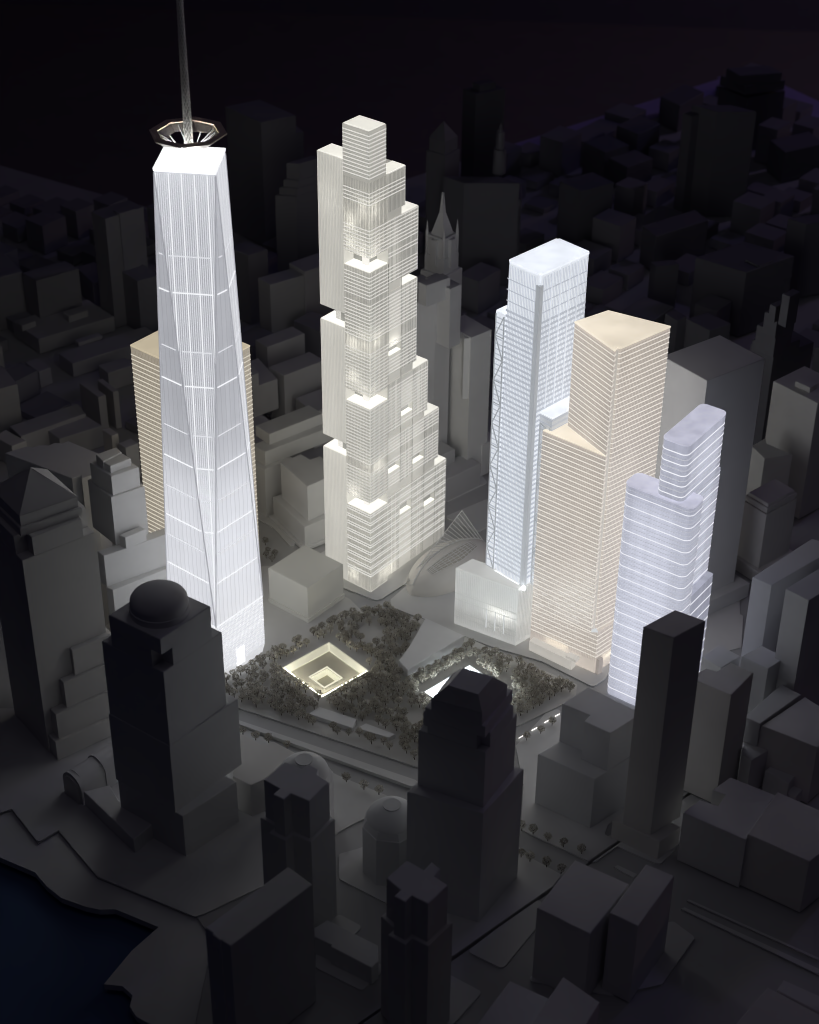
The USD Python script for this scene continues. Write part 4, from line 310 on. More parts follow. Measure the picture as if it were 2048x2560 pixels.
# ---------------------------------------------------------------- mesh helpers (numbers in city metres)
def ccw(p):
    p = np.asarray(p, float); x, y = p[:, 0], p[:, 1]
    return p if np.sum(x*np.roll(y, -1)-np.roll(x, -1)*y) > 0 else p[::-1]
def mitre(p, t):
    """offset a counter-clockwise polygon outwards by t (inwards when negative), corner by corner"""
    p = np.asarray(p, float); e = np.roll(p, -1, 0)-p; e /= np.maximum(np.linalg.norm(e, axis=1, keepdims=True), 1e-9); n = np.c_[e[:, 1], -e[:, 0]]
    n0 = np.roll(n, 1, 0); b = n+n0; q = np.sum(b*n, 1); return p+b/np.maximum(q, .35)[:, None]*t
def caps(p):
    if len(p) == 4: return np.array([[0, 1, 2], [0, 2, 3]])
    v, f = trimesh.creation.triangulate_polygon(Polygon(p), engine='earcut')
    idx = np.array([int(np.argmin(np.sum((np.asarray(p)-q)**2, 1))) for q in v]); f = idx[f]
    for k in range(len(f)):
        a, b, c = [p[i] for i in f[k]]
        if (b[0]-a[0])*(c[1]-a[1])-(b[1]-a[1])*(c[0]-a[0]) < 0: f[k] = f[k][::-1]
    return f
def stack(levels, bottom=True, top=True):
    """levels: [(polygon, z)] with one vertex count, joined into a closed solid"""
    n = len(levels[0][0]); v = np.vstack([np.c_[p, np.full(n, z)] for p, z in levels]); f = []
    for k in range(len(levels)-1):
        for i in range(n):
            j = (i+1) % n; a, b = k*n, (k+1)*n
            f += [[a+i, a+j, b+j], [a+i, b+j, b+i]]
    f = np.array(f); c = caps(levels[0][0])
    if bottom: f = np.vstack([f, c[:, ::-1]])
    if top: f = np.vstack([f, caps(levels[-1][0])+n*(len(levels)-1)])
    return v, f
def prism(p, z0, z1, bevel=.5):
    p = ccw(p)
    if bevel and z1-z0 > 2*bevel: return stack([(p, z0), (p, z1-bevel), (mitre(p, -bevel), z1)])
    return stack([(p, z0), (p, z1)])
def joined(parts):
    v, f, k = [], [], 0
    for a, b in parts: v.append(np.asarray(a)); f.append(np.asarray(b)+k); k += len(a)
    return np.vstack(v), np.vstack(f)
BOX = np.array([[0, 2, 1], [0, 3, 2], [4, 5, 6], [4, 6, 7], [0, 1, 5], [0, 5, 4], [1, 2, 6], [1, 6, 5], [2, 3, 7], [2, 7, 6], [3, 0, 4], [3, 4, 7]])
def obox(o, d, n, l0, l1, n0, n1, z0, z1):
    """a box along direction d (l0..l1), across n (n0..n1)"""
    o, d, n = np.array(o, float), np.array(d), np.array(n)
    if d[0]*n[1]-d[1]*n[0] < 0: d, n, l0, l1, n0, n1 = n, d, n0, n1, l0, l1
    c = [o+d*l0+n*n0, o+d*l1+n*n0, o+d*l1+n*n1, o+d*l0+n*n1]
    return np.array([[*q, z] for z in (z0, z1) for q in c]), BOX
def bar(a, b, w, h=None, up=(0, 0, 1)):
    a, b = np.array(a, float), np.array(b, float); d = b-a; L = np.linalg.norm(d); d /= L; h = h or w
    x = np.cross(up, d); 
    if np.linalg.norm(x) < 1e-3: x = np.cross((0, 1, 0), d)
    x /= np.linalg.norm(x); y = np.cross(d, x)
    c = [(-1, -1), (1, -1), (1, 1), (-1, 1)]
    return np.array([e+x*i*w/2+y*j*h/2 for e in (a, b) for i, j in c]), BOX[:, ::1]
def ring(p, z, h, out=.3, inn=.25):
    p = ccw(p); o, i = mitre(p, out), mitre(p, -inn); n = len(p); v, f = [], []
    for q, zz in ((i, z), (o, z), (o, z+h), (i, z+h)): v.append(np.c_[q, np.full(n, zz)])
    for k in range(3):
        for a in range(n):
            b = (a+1) % n; f += [[k*n+a, k*n+b, (k+1)*n+b], [k*n+a, (k+1)*n+b, (k+1)*n+a]]
    f = np.array(f)
    return np.vstack(v), np.vstack([f])
def rounded(p, r, seg=5):
    p = ccw(p); g = Polygon(p).buffer(-r, join_style=2).buffer(r, quad_segs=seg); q = np.array(g.exterior.coords)[:-1]
    return ccw(q)
def lathe(c, prof, n=48):
    a = np.arange(n)*2*math.pi/n; v = np.vstack([np.c_[c[0]+r*np.cos(a), c[1]+r*np.sin(a), np.full(n, z)] for r, z in prof]); f = []
    for k in range(len(prof)-1):
        for i in range(n):
            j = (i+1) % n; f += [[k*n+i, k*n+j, (k+1)*n+j], [k*n+i, (k+1)*n+j, (k+1)*n+i]]
    t = (len(prof)-1)*n; f += [[t, t+i, t+i+1] for i in range(1, n-1)]
    return v, np.array(f)
def ax(y): return np.array([math.cos(y), -math.sin(y)]), np.array([math.sin(y), math.cos(y)])
def sq(c, s, y): A, B = ax(y); c = np.array(c); return np.array([c-B*s/2+A*s/2, c+A*s/2+B*s/2, c-A*s/2+B*s/2, c-A*s/2-B*s/2])
def slab(ext, holes, z0, z1):
    g = Polygon(ext, holes); m = trimesh.creation.extrude_polygon(g, z1-z0, engine='earcut'); m.apply_translation((0, 0, z0)); return m.vertices, m.faces

# ---------------------------------------------------------------- the setting: street base, pavements, plaza, water
for i, (e, h) in enumerate(STREET):
    tag(obj('street_base', slab(e, h, -8, -1.3), 'street_grey'), kind='structure')
for (n, e, h, th, top) in SLABS:
    m = {'plaza': 'plaza_stone', 'pavement': 'slab_grey', 'median': 'slab_grey'}[n]
    zj = top if n != 'pavement' else 0.0
    tag(obj(n, slab(e, h, zj-th+.1, zj), m), kind='structure')
tag(obj('promenade', slab(PROM, [], -7.5, -2.5), 'slab_grey'), kind='structure')
tag(obj('water', slab([(-1500, 200), (150, 200), (150, 740), (-140, 900), (-330, 1060), (-1500, 1300)], [], -14, -12), 'water_blue'), kind='structure')
f0, f1, f2, f3 = [np.array(q) for q in FAR]
d1 = (f1-f0)/np.linalg.norm(f1-f0); n1 = np.array([d1[1], -d1[0]])
a0, a1, b0, b1 = f0, f2, f2+n1*46, f0+n1*46
tag(obj('far_river', slab([a0, a1, b0, b1], [], -1.25, -.6), 'river_violet'), kind='structure')
d2 = (f3-f2)/np.linalg.norm(f3-f2); n2 = np.array([d2[1], -d2[0]])
tag(obj('far_river', slab([f2, f3+d2*200, f3+d2*200+n2*60, f2+n2*60], [], -1.25, -.62), 'river_violet'), kind='structure')
tag(obj('room_floor', slab([(-4000, -1500), (4000, -1500), (4000, 5200), (-4000, 5200)], [], -500, -480), 'room_floor'), kind='structure')
# ---------------------------------------------------------------- grey city blocks
def build(kind, label, cat, group, tiers):
    c = np.mean(np.array(tiers[0][1]), 0) if tiers[0][0] in 'PL' else np.array(tiers[0][1])
    t = thing(kind, label, cat, (c[0], c[1], 0), group)
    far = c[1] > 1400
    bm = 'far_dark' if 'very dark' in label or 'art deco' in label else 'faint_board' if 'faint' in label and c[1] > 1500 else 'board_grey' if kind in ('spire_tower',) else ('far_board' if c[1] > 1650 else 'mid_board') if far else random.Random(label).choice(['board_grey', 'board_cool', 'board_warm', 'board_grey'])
    for k, q in enumerate(tiers):
        if q[0] == 'P':
            nm = 'main_block' if k == 0 else 'upper_block'
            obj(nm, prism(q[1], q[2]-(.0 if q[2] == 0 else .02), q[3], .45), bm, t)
        elif q[0] == 'L': obj('sloped_roof', stack([(ccw(q[1]), q[2]), (ccw(q[3]), q[4])]), bm, t)
        elif q[0] == 'D':
            (x, y), r, z, dr, hh = q[1:]
            pr = [(r, z), (r, z+dr)]+([(r*math.cos(a), z+dr+hh*math.sin(a)) for a in np.linspace(.06, math.pi/2-.02, 14)] if hh else [(r*.96, z+dr+.5), (.3, z+dr+.6)])
            obj('dome' if hh else 'drum', lathe((x, y), pr, 64), bm, t, smooth=35)
        elif q[0] == 'R': obj('dome', lathe(q[1], [(q[2]*a, q[3]+b) for a, b in q[4]]+[(.1, q[3]+q[4][-1][1]+.05)], 64), bm, t, smooth=40)
        elif q[0] == 'disk': obj('roof_disc', lathe(q[1], [(q[2], q[3]), (q[2], q[3]+q[4]), (.1, q[3]+q[4]+.01)], 40), bm, t, smooth=30)
        elif q[0] == 'pinnacle': obj('pinnacle', lathe(q[1], [(q[2], q[3]), (q[2], q[4]), (q[2]*.7, q[4]+.3*(q[5]-q[4])), (.05, q[5])], 8), bm, t)
        elif q[0] == 'drum': obj('lantern', lathe(q[1], [(q[2], q[3]), (q[2]*.9, q[4]), (.1, q[4]+.05)], 20), bm, t, smooth=35)
        elif q[0] == 'cone': obj('spire', lathe(q[1], [(q[2], q[3]), (.1, q[4])], 16), bm, t, smooth=35)
    return t
for b in BLD: build(*b)
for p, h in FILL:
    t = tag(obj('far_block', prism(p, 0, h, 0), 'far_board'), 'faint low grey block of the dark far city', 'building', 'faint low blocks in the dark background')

# ---------------------------------------------------------------- tower one: tapering faceted white tower
A, B = ax(YW)
def tower_one():
    t = thing('faceted_tower', 'tall tapering white glowing tower with faceted sides and a ring mast', 'tower', (-150.8, 1109.7, 0))
    c = np.array([-150.8, 1109.7]); h = 26.; zp, zt = 55.9, 420.
    base = np.array([c+(A-B)*h, c+(A+B)*h, c+(-A+B)*h, c+(-A-B)*h])         # front, right, back, left
    top = np.array(TOP1)                                                     # left, front, right, back
    l, f, r, b = top; F, R, K, L = base
    pb = mitre(base, 0); foot = mitre(base, -1.6)
    # podium
    obj('podium', stack([(ccw(foot), 0), (ccw(base), 9), (ccw(base), zp)], top=False), 'ice_podium', t)
    P3 = lambda q, z: np.array([*q, z])
    tri = [(P3(F, zp), P3(f, zt), P3(l, zt)), (P3(F, zp), P3(R, zp), P3(f, zt)), (P3(R, zp), P3(r, zt), P3(f, zt)), (P3(R, zp), P3(K, zp), P3(r, zt)),
           (P3(K, zp), P3(b, zt), P3(r, zt)), (P3(K, zp), P3(L, zp), P3(b, zt)), (P3(L, zp), P3(l, zt), P3(b, zt)), (P3(L, zp), P3(F, zp), P3(l, zt))]
    zl = [333.5, 262., 195.5, 141.5, 96.]
    rng = random.Random(3)
    for k, q in enumerate(tri):
        q = np.array(q); cen = q.mean(0); nn = np.cross(q[1]-q[0], q[2]-q[0]); nn /= np.linalg.norm(nn)
        if nn[:2] @ (cen[:2]-c) < 0: q = q[[0, 2, 1]]; nn = -nn
        fp = obj('facet', (np.vstack([q, cen-nn*8]), np.array([[0, 1, 2]])), 'ice_skin', t)
        # engraved fins: rise through the whole facet, parallel to its centre line
        hor = np.array([-nn[1], nn[0], 0]); hor /= np.linalg.norm(hor); up = np.cross(nn, hor); up *= np.sign(up[2])
        s = (q-cen) @ hor; z = (q-cen) @ up
        def span(x):
            ys = []
            for i in range(3):
                j = (i+1) % 3
                if (s[i]-x)*(s[j]-x) < 0: ys.append(z[i]+(z[j]-z[i])*(x-s[i])/(s[j]-s[i]))
            return (min(ys), max(ys)) if len(ys) == 2 else None
        fine, bold = [], []
        broad_top = sum(v[2] > 300 for v in q) == 2
        x = math.ceil(s.min()/1.45)*1.45; kk = 0
        while x < s.max():
            y = span(x)
            if y and y[1]-y[0] > 4 and (broad_top or kk % 3 == 0):
                w = .42 if kk % 6 == 0 and broad_top else .24
                a_, b_ = cen+hor*x+up*(y[0]+.8)+nn*.12, cen+hor*x+up*(y[1]-.8)+nn*.12
                q4 = np.array([a_-hor*w, a_+hor*w, b_+hor*w, b_-hor*w]); (bold if kk % 6 == 0 and broad_top else fine).append((q4, np.array([[0, 1, 2], [0, 2, 3]])))
            x += 1.45; kk += 1
        if fine: obj('fine_fins', joined(fine), 'ice_fin' if broad_top else 'ice_edge', fp, kind='stuff')
        for q4 in bold: obj('bold_fin', q4, 'ice_line', fp)
        for zz in zl:                                                       # bright floor lines across the facet
            pts = []
            for i in range(3):
                j = (i+1) % 3
                if (q[i, 2]-zz)*(q[j, 2]-zz) < 0: pts.append(q[i]+(q[j]-q[i])*(zz-q[i, 2])/(q[j, 2]-q[i, 2]))
            if len(pts) == 2 and np.linalg.norm(pts[0]-pts[1]) > 5:
                e = (pts[1]-pts[0])/np.linalg.norm(pts[1]-pts[0])
                obj('floor_line', bar(pts[0]+e*1.6+nn*.2, pts[1]-e*1.6+nn*.2, .7, .7, nn), 'ice_line', fp)
        for zz in [y+27 for y in zl]:
            pts = []
            for i in range(3):
                j = (i+1) % 3
                if (q[i, 2]-zz)*(q[j, 2]-zz) < 0: pts.append(q[i]+(q[j]-q[i])*(zz-q[i, 2])/(q[j, 2]-q[i, 2]))
            if len(pts) == 2 and np.linalg.norm(pts[0]-pts[1]) > 8:
                e = (pts[1]-pts[0])/np.linalg.norm(pts[1]-pts[0])
                obj('faint_line', bar(pts[0]+e*2.6+nn*.16, pts[1]-e*2.6+nn*.16, .55, .55, nn), 'ice_fin', fp)
    rng = None
    for i in range(8):                                                       # the arrises, darker clear edges
        a_, b_ = (base[i//2], top[(i//2+1) % 4] if i % 2 == 0 else top[i//2])
        d = a_-c; d = d/np.linalg.norm(d)
        obj('arris', bar(P3(a_+d*.1, zp), P3(b_+d*.1, zt-1), .7), 'ice_edge', t)
    # roof
    rm = ccw(top); obj('roof_panel', stack([(mitre(rm, .3), zt), (mitre(rm, .6), zt+2.2), (mitre(rm, .1), zt+2.8)]), 'ice_roof', t)
    # podium lines and fins
    for k, zz in enumerate(np.linspace(14, zp, 12)):
        obj('podium_line', ring(base, zz-.5, .7 if k < 11 else 1.3, .25), 'ice_line' if k in (11, 5) else 'ice_fin', t)
    pf = []
    for (p, q, n) in ((F, R, A), (L, F, -B)):
        d = (q-p)/np.linalg.norm(q-p); Lq = np.linalg.norm(q-p)
        for x in np.arange(1.5, Lq-1, 1.5): pf.append(obox(p, d, n, x-.26, x+.26, .1, .32, 9.5, zp-1))
    obj('podium_fins', joined(pf), 'ice_fin', t, kind='stuff')
    d = B; obj('entrance_panel', obox(F, B, A, 20, 28.5, .2, .7, 6, 22), 'ice_roof', t)
    # light core inside
    obj('light_core', prism(sq(c, 10, YW), 2, 190, 0), 'core_ice', t)
    # mast base, ring, mast
    mc = np.array([-152.3, 1121.0])
    mc = top.mean(0)
    e1 = (top[1]-top[0]); e1 /= np.linalg.norm(e1); th0 = math.atan2(-e1[0], e1[1])+math.pi   # direction of the front edge's middle
    th0 = math.atan2(*((top[0]+top[1])/2-mc)[::-1])
    dirv = lambda q: np.array([math.cos(q), math.sin(q)])
    z_lo, z_rim, Ro = 435.2, 440.2, 26.
    q8 = [th0+k*math.pi/4 for k in range(8)]
    V8 = [P3(mc+Ro*dirv(q), z_rim) for q in q8]                             # even: edge middles, odd: corners
    C4 = [P3(mc+19.0*dirv(th0+math.pi/4+k*math.pi/2), z_lo) for k in range(4)]
    I8 = [P3(mc+20.6*dirv(q), z_rim-.2) for q in q8]; L8 = [P3(mc+15.6*dirv(q), z_lo+.6) for q in q8]
    def tris(ts): return np.array([p for q in ts for p in q]), np.arange(3*len(ts)).reshape(-1, 3)
    rg = None
    for k in range(4):                                                       # outer facets: four large, eight narrow
        Ca, Cb = C4[k-1], C4[k]; ve = V8[2*k]; vc = V8[(2*k+1) % 8]; vn = V8[(2*k+2) % 8]
        obj('ring_facet', tris([(Ca, Cb, ve)]), 'ring_bronze', t); obj('ring_facet', tris([(Cb, vc, ve)]), 'ring_bronze', t); obj('ring_facet', tris([(Cb, vn, vc)]), 'ring_bronze', t)
    up_ = np.array([0, 0, .9])
    rg = obj('ring_rim', tris([x for k in range(8) for a_, b_, c_, d_ in [(V8[k], V8[(k+1) % 8], I8[(k+1) % 8], I8[k])] for x in ((a_, b_, b_+up_), (a_, b_+up_, a_+up_), (a_+up_, b_+up_, c_+up_), (a_+up_, c_+up_, d_+up_), (d_+up_, c_+up_, c_), (d_+up_, c_, d_))]), 'ring_dark', t)
    for k in range(8): j = (k+1) % 8; obj('ring_inner_panel', tris([(I8[k], I8[j], L8[j]), (I8[k], L8[j], L8[k])]), 'ring_bronze', t)
    sof = []
    for k in range(4):
        Ca, Cb = C4[k-1], C4[k]
        sof += [(Ca, L8[2*k], Cb), (Cb, L8[2*k], L8[(2*k+1) % 8]), (Cb, L8[(2*k+1) % 8], L8[(2*k+2) % 8])]
    obj('ring_soffit', tris(sof), 'ring_bronze', t)
    for k in range(8):                                                        # struts from the mast foot to the ring
        d = dirv(q8[k]+math.pi/8)
        obj('ring_strut', bar(P3(mc+3.2*d, zt+3), P3(mc+15.4*d, z_lo+1.0), .6), 'strut_clear', t)
        if k % 2 == 0:
            for s_ in (-1, 1):
                d2_ = dirv(q8[k]+math.pi/8+s_*.16); obj('ring_strut', bar(P3(mc+3.0*d, zt+8), P3(mc+17.6*d2_, z_lo+4.5), .7), 'strut_clear', t)
    obj('mast_foot', lathe(mc, [(5.2, zt+2.9), (3.4, zt+4.2), (3.0, zt+12)], 8), 'strut_clear', t)
    obj('foot_lamp', lathe(mc, [(7.5, zt+3.2), (7.5, zt+3.8), (5.3, zt+4.0)], 24), 'spot_mast', t)
    zm0, zm1 = zt+3, 560.
    obj('mast_core', lathe(mc, [(1.9, zm0), (1.3, zm1), (.1, zm1+.1)], 16), 'mast_grey', t, smooth=40)
    dg = []
    n, rows = 8, 58
    rr = lambda z: 2.9-(z-zm0)/(zm1-zm0)*1.25
    for sgn in (-1, 1):
        for i in range(n):
            for k in range(rows):
                z0, z1 = zm0+(zm1-zm0)*k/rows, zm0+(zm1-zm0)*(k+1)/rows
                a0 = 2*math.pi*(i+sgn*k*.5)/n; a1 = 2*math.pi*(i+sgn*(k+1)*.5)/n
                dg.append(bar((mc[0]+rr(z0)*math.cos(a0), mc[1]+rr(z0)*math.sin(a0), z0), (mc[0]+rr(z1)*math.cos(a1), mc[1]+rr(z1)*math.sin(a1), z1), .5))
    obj('mast_lattice', joined(dg), 'mast_white', t, kind='stuff')
RING_R = 21.4
tower_one()

# ---------------------------------------------------------------- tower two: stacked and stepped boxes
def tower_two():
    t = thing('stacked_tower', 'tall warm white glowing tower of stacked shifted boxes', 'tower', (*O2, 0))
    o = O2; a_ = -A                                                         # a: to the left-back, b: to the right-back
    def bx(a0, a1, b0, b1, z0, z1): return obox(o, a_, B, a0, a1, b0, b1, z0, z1)
    def block(name, a0, a1, b0, b1, z0, z1, m='pearl_skin', roof='pearl_roof'):
        p = obj(name, bx(a0, a1, b0, b1, z0, z1), m, t)
        if roof: obj('roof_panel', bx(a0+.6, a1-.6, b0+.6, b1-.6, z1-.2, z1+.5), roof, p)
        return p
    AX = 25.
    # right-hand steps: (b end of the block, z low, z high)
    steps = [(19, 369, 408), (41.5, 337.6, 369), (57.4, 278.5, 331.3), (57.2, 198, 271.5), (72.5, 145.4, 191.5), (88, 91.8, 140.2), (99.5, 4.5, 84.6)]
    # corner column (a 0..25, b 0..21.8) in four lengths with open terraces between
    cols = [(308.3, 369), (189.2, 296.6), (90.1, 178.2), (1.0, 79.3)]
    block('top_block', 0, AX, 0, 19, 369, 408)
    for k, (z0, z1) in enumerate(cols):
        p = obj('corner_block', bx(0, AX, 0, 21.8, z0, z1), 'pearl_skin', t)
        if k: obj('terrace', bx(.5, AX-.5, .5, 21.4, z1-.2, z1+.5), 'pearl_terrace', p)
    for z0, z1 in ((296.6, 308.3), (178.2, 189.2), (79.3, 90.1)):
        obj('terrace_wall', bx(11, AX, 11, 21.8, z0+.5, z1), 'pearl_core', t)
    # second to sixth column in the right face, with loggias cut into it
    notches = [(22, 38, 216.2, 223.6), (37.7, 53.3, 154.2, 162), (22, 37.6, 107, 115), (37.6, 52.7, 58.8, 68.4), (53, 69, 100.8, 108.7), (69, 85, 50.2, 59.2)]
    import manifold3d as m3
    def man(a0, a1, b0, b1, z0, z1):
        v, f = bx(a0, a1, b0, b1, z0, z1); return m3.Manifold(m3.Mesh(np.asarray(v, np.float32), np.asarray(f, np.uint32)))
    for k, (b1, z0, z1) in enumerate(steps[1:]):
        zz0 = [337.6, 271.5, 198, 145.4, 91.8, 4.5][k]
        segs = [(21.8, b1, z0, z1)]
        if k == 0: pass
        b0 = 21.8
        m = man(0, 12.6+max(0, 6-k*2), b0, b1, z0, z1)
        for (n0, n1, c0, c1) in notches:
            if c0 < z1 and c1 > z0 and n0 < b1: m = m-man(-1, 6.5, n0, n1, c0, c1)
        mm = m.to_mesh(); v, f = mm.vert_properties[:, :3], mm.tri_verts
        p = obj('step_block', (v, f), 'pearl_skin', t)
        prev = [19, 41.5, 41.5, 57.2, 72.5, 88][k]
        pb = [19.2, 38.2, 38, 53.6, 69.4, 84.4][k]
        obj('roof_panel', bx(.5, 12.2, pb, b1-.5, z1-.2, z1+.5), 'pearl_terrace' if k == 2 else 'pearl_roof', p)
    # filler between steps where the face is set in
    for (b1, z0, z1) in ((38.2, 331.3, 337.6), (38, 271.5, 278.5), (53.6, 191.5, 198), (69.4, 140.2, 145.4), (84.4, 84.6, 91.8)):
        obj('recess_block', bx(.8, 12, 21.8, b1, z0, z1), 'pearl_skin', t)
    for (n0, n1, c0, c1) in notches:
        obj('loggia_floor', bx(.3, 6.4, n0+.2, n1-.2, c0, c0+.4), 'pearl_terrace', t)
        obj('loggia_partition', bx(4.5, 6.3, n0+.4, n1-.4, c0+.5, c1-.2), 'pearl_core', t)
    # left slab in three lengths
    slabs = [(254.5, 380.4), (137, 242), (1.0, 125)]
    for z0, z1 in slabs:
        p = obj('slab_block', bx(25.2, 50, 0, 16.5, z0, z1), 'pearl_slab', t)
        obj('roof_panel', bx(25.6, 49.5, .5, 16, z1-.2, z1+.5), 'pearl_terrace' if z1 < 300 else 'pearl_roof', p)
        fins = [obox(o, a_, B, x-.2, x+.2, -.22, .1, z0+.6, z1-.6) for x in np.arange(26.4, 49.6, 1.5)]
        obj('slab_fins', joined(fins), 'pearl_slabfin', p, kind='stuff')
    obj('spine_block', bx(25, 40, 7, 16.4, 125.5, 137), 'pearl_core', t); obj('spine_block', bx(25, 40, 7, 16.4, 242.5, 254.5), 'pearl_core', t)
    obj('lobby_block', bx(0, 30, .0, 21.8, .2, 1.0), 'pearl_slab', t)
    # floor lines along left and right faces
    def right_end(z):
        for b1, z0, z1 in steps:
            if z0 <= z <= z1: return b1
        return None
    zs = []
    z = 16.
    while z < 405:
        pair = z < 82; zs.append((z, .8 if pair else .52)); 
        if pair: zs.append((z+2.3, .7))
        z += 7.4 if pair else 2.95
    skip = [(293, 300.5), (304.8, 308.8), (186.5, 190), (86.5, 91.), (332, 341), (341, 349), (270, 274), (360, 368), (228, 236), (120, 124)]
    rng = random.Random(11)
    for z, h in zs:
        if any(a0 < z < a1 for a0, a1 in skip): continue
        e = right_end(z); col = any(z0 < z < z1-.8 for z0, z1 in cols) or z > 369
        if e is None: e = None
        seg = []
        if col: seg += [obox(o, a_, B, -.25, AX, -.26, .1, z, z+h), obox(o, B, a_, -.25, min(21.8, e or 21.8), -.26, .1, z, z+h)]
        if e and e > 22:
            cuts = [(n0, n1) for (n0, n1, c0, c1) in notches if c0-.9 < z < c1]
            x = 21.8
            for n0, n1 in sorted(cuts)+[(e-.4, e)]:
                if n0 > x+.5:
                    q = obox(o, B, a_, x, n0, -.26, .1, z, z+h)
                    if cuts or not seg: obj('floor_line', q, 'pearl_line', t)
                    else: seg.append(q)
                x = max(x, n1)
        if seg: obj('floor_line', joined(seg), 'pearl_line', t)
    # column seams and mullions
    for b_, z0, z1 in ((21.8, 92, 296), (37.8, 92, 330), (53.3, 5, 190), (69.2, 5, 139), (84.6, 5, 84)):
        obj('seam', obox(o, B, a_, b_-.2, b_+.2, -.3, .1, z0, z1), 'pearl_fin', t)
    mul = []
    for z0, z1 in cols:
        for x in np.arange(1.4, AX, 1.55): mul.append(obox(o, a_, B, x-.13, x+.13, -.2, .1, z0+.5, z1-.5))
        for x in np.arange(1.4, 21.5, 1.55): mul.append(obox(o, B, a_, x-.13, x+.13, -.2, .1, z0+.5, z1-.5))
    for b1, z0, z1 in steps[1:]:
        for x in np.arange(22.5, b1-1, 1.55):
            if rng.random() < .8 and not any(n0 < x < n1 and c1 > z0 and c0 < z1 for n0, n1, c0, c1 in notches): mul.append(obox(o, B, a_, x-.11, x+.11, -.18, .1, z0+.5, z1-.5))
    obj('mullions', joined(mul), 'pearl_fin', t, kind='stuff')
    # lamps inside: a slim core and bright trays near the foot of each length
    obj('light_core', bx(9, 14, 8, 10.6, 6, 400), 'core_pearl', t)
    obj('light_core', bx(5.2, 7.4, 24, 38, 8, 325), 'core_pearl', t); obj('light_core', bx(5.2, 7.4, 40, 64, 8, 182), 'core_pearl', t); obj('light_core', bx(35, 40, 7, 9, 8, 370), 'core_pearl', t)
    for (a0, a1, b0, b1, z) in ((3, 9, 3, 8, 347), (14, 22, 2.5, 6, 333), (3, 9, 3, 8, 312), (14, 22, 2.5, 5, 316), (12, 22, 2.5, 5, 231), (3, 7, 3, 12, 237), (12, 22, 2.5, 5, 202), (3, 8, 3, 6, 193), (2.5, 5, 4, 16, 121), (12, 22, 2.5, 5, 95), (14, 23, 2.5, 5, 11), (2.5, 5, 12, 30, 12), (2.5, 5, 24, 34, 226), (32, 44, 7, 10, 346)):
        obj('lamp_tray', bx(a0, a1, b0, b1, z, z+.5), 'spot_pearl', t)
tower_two()

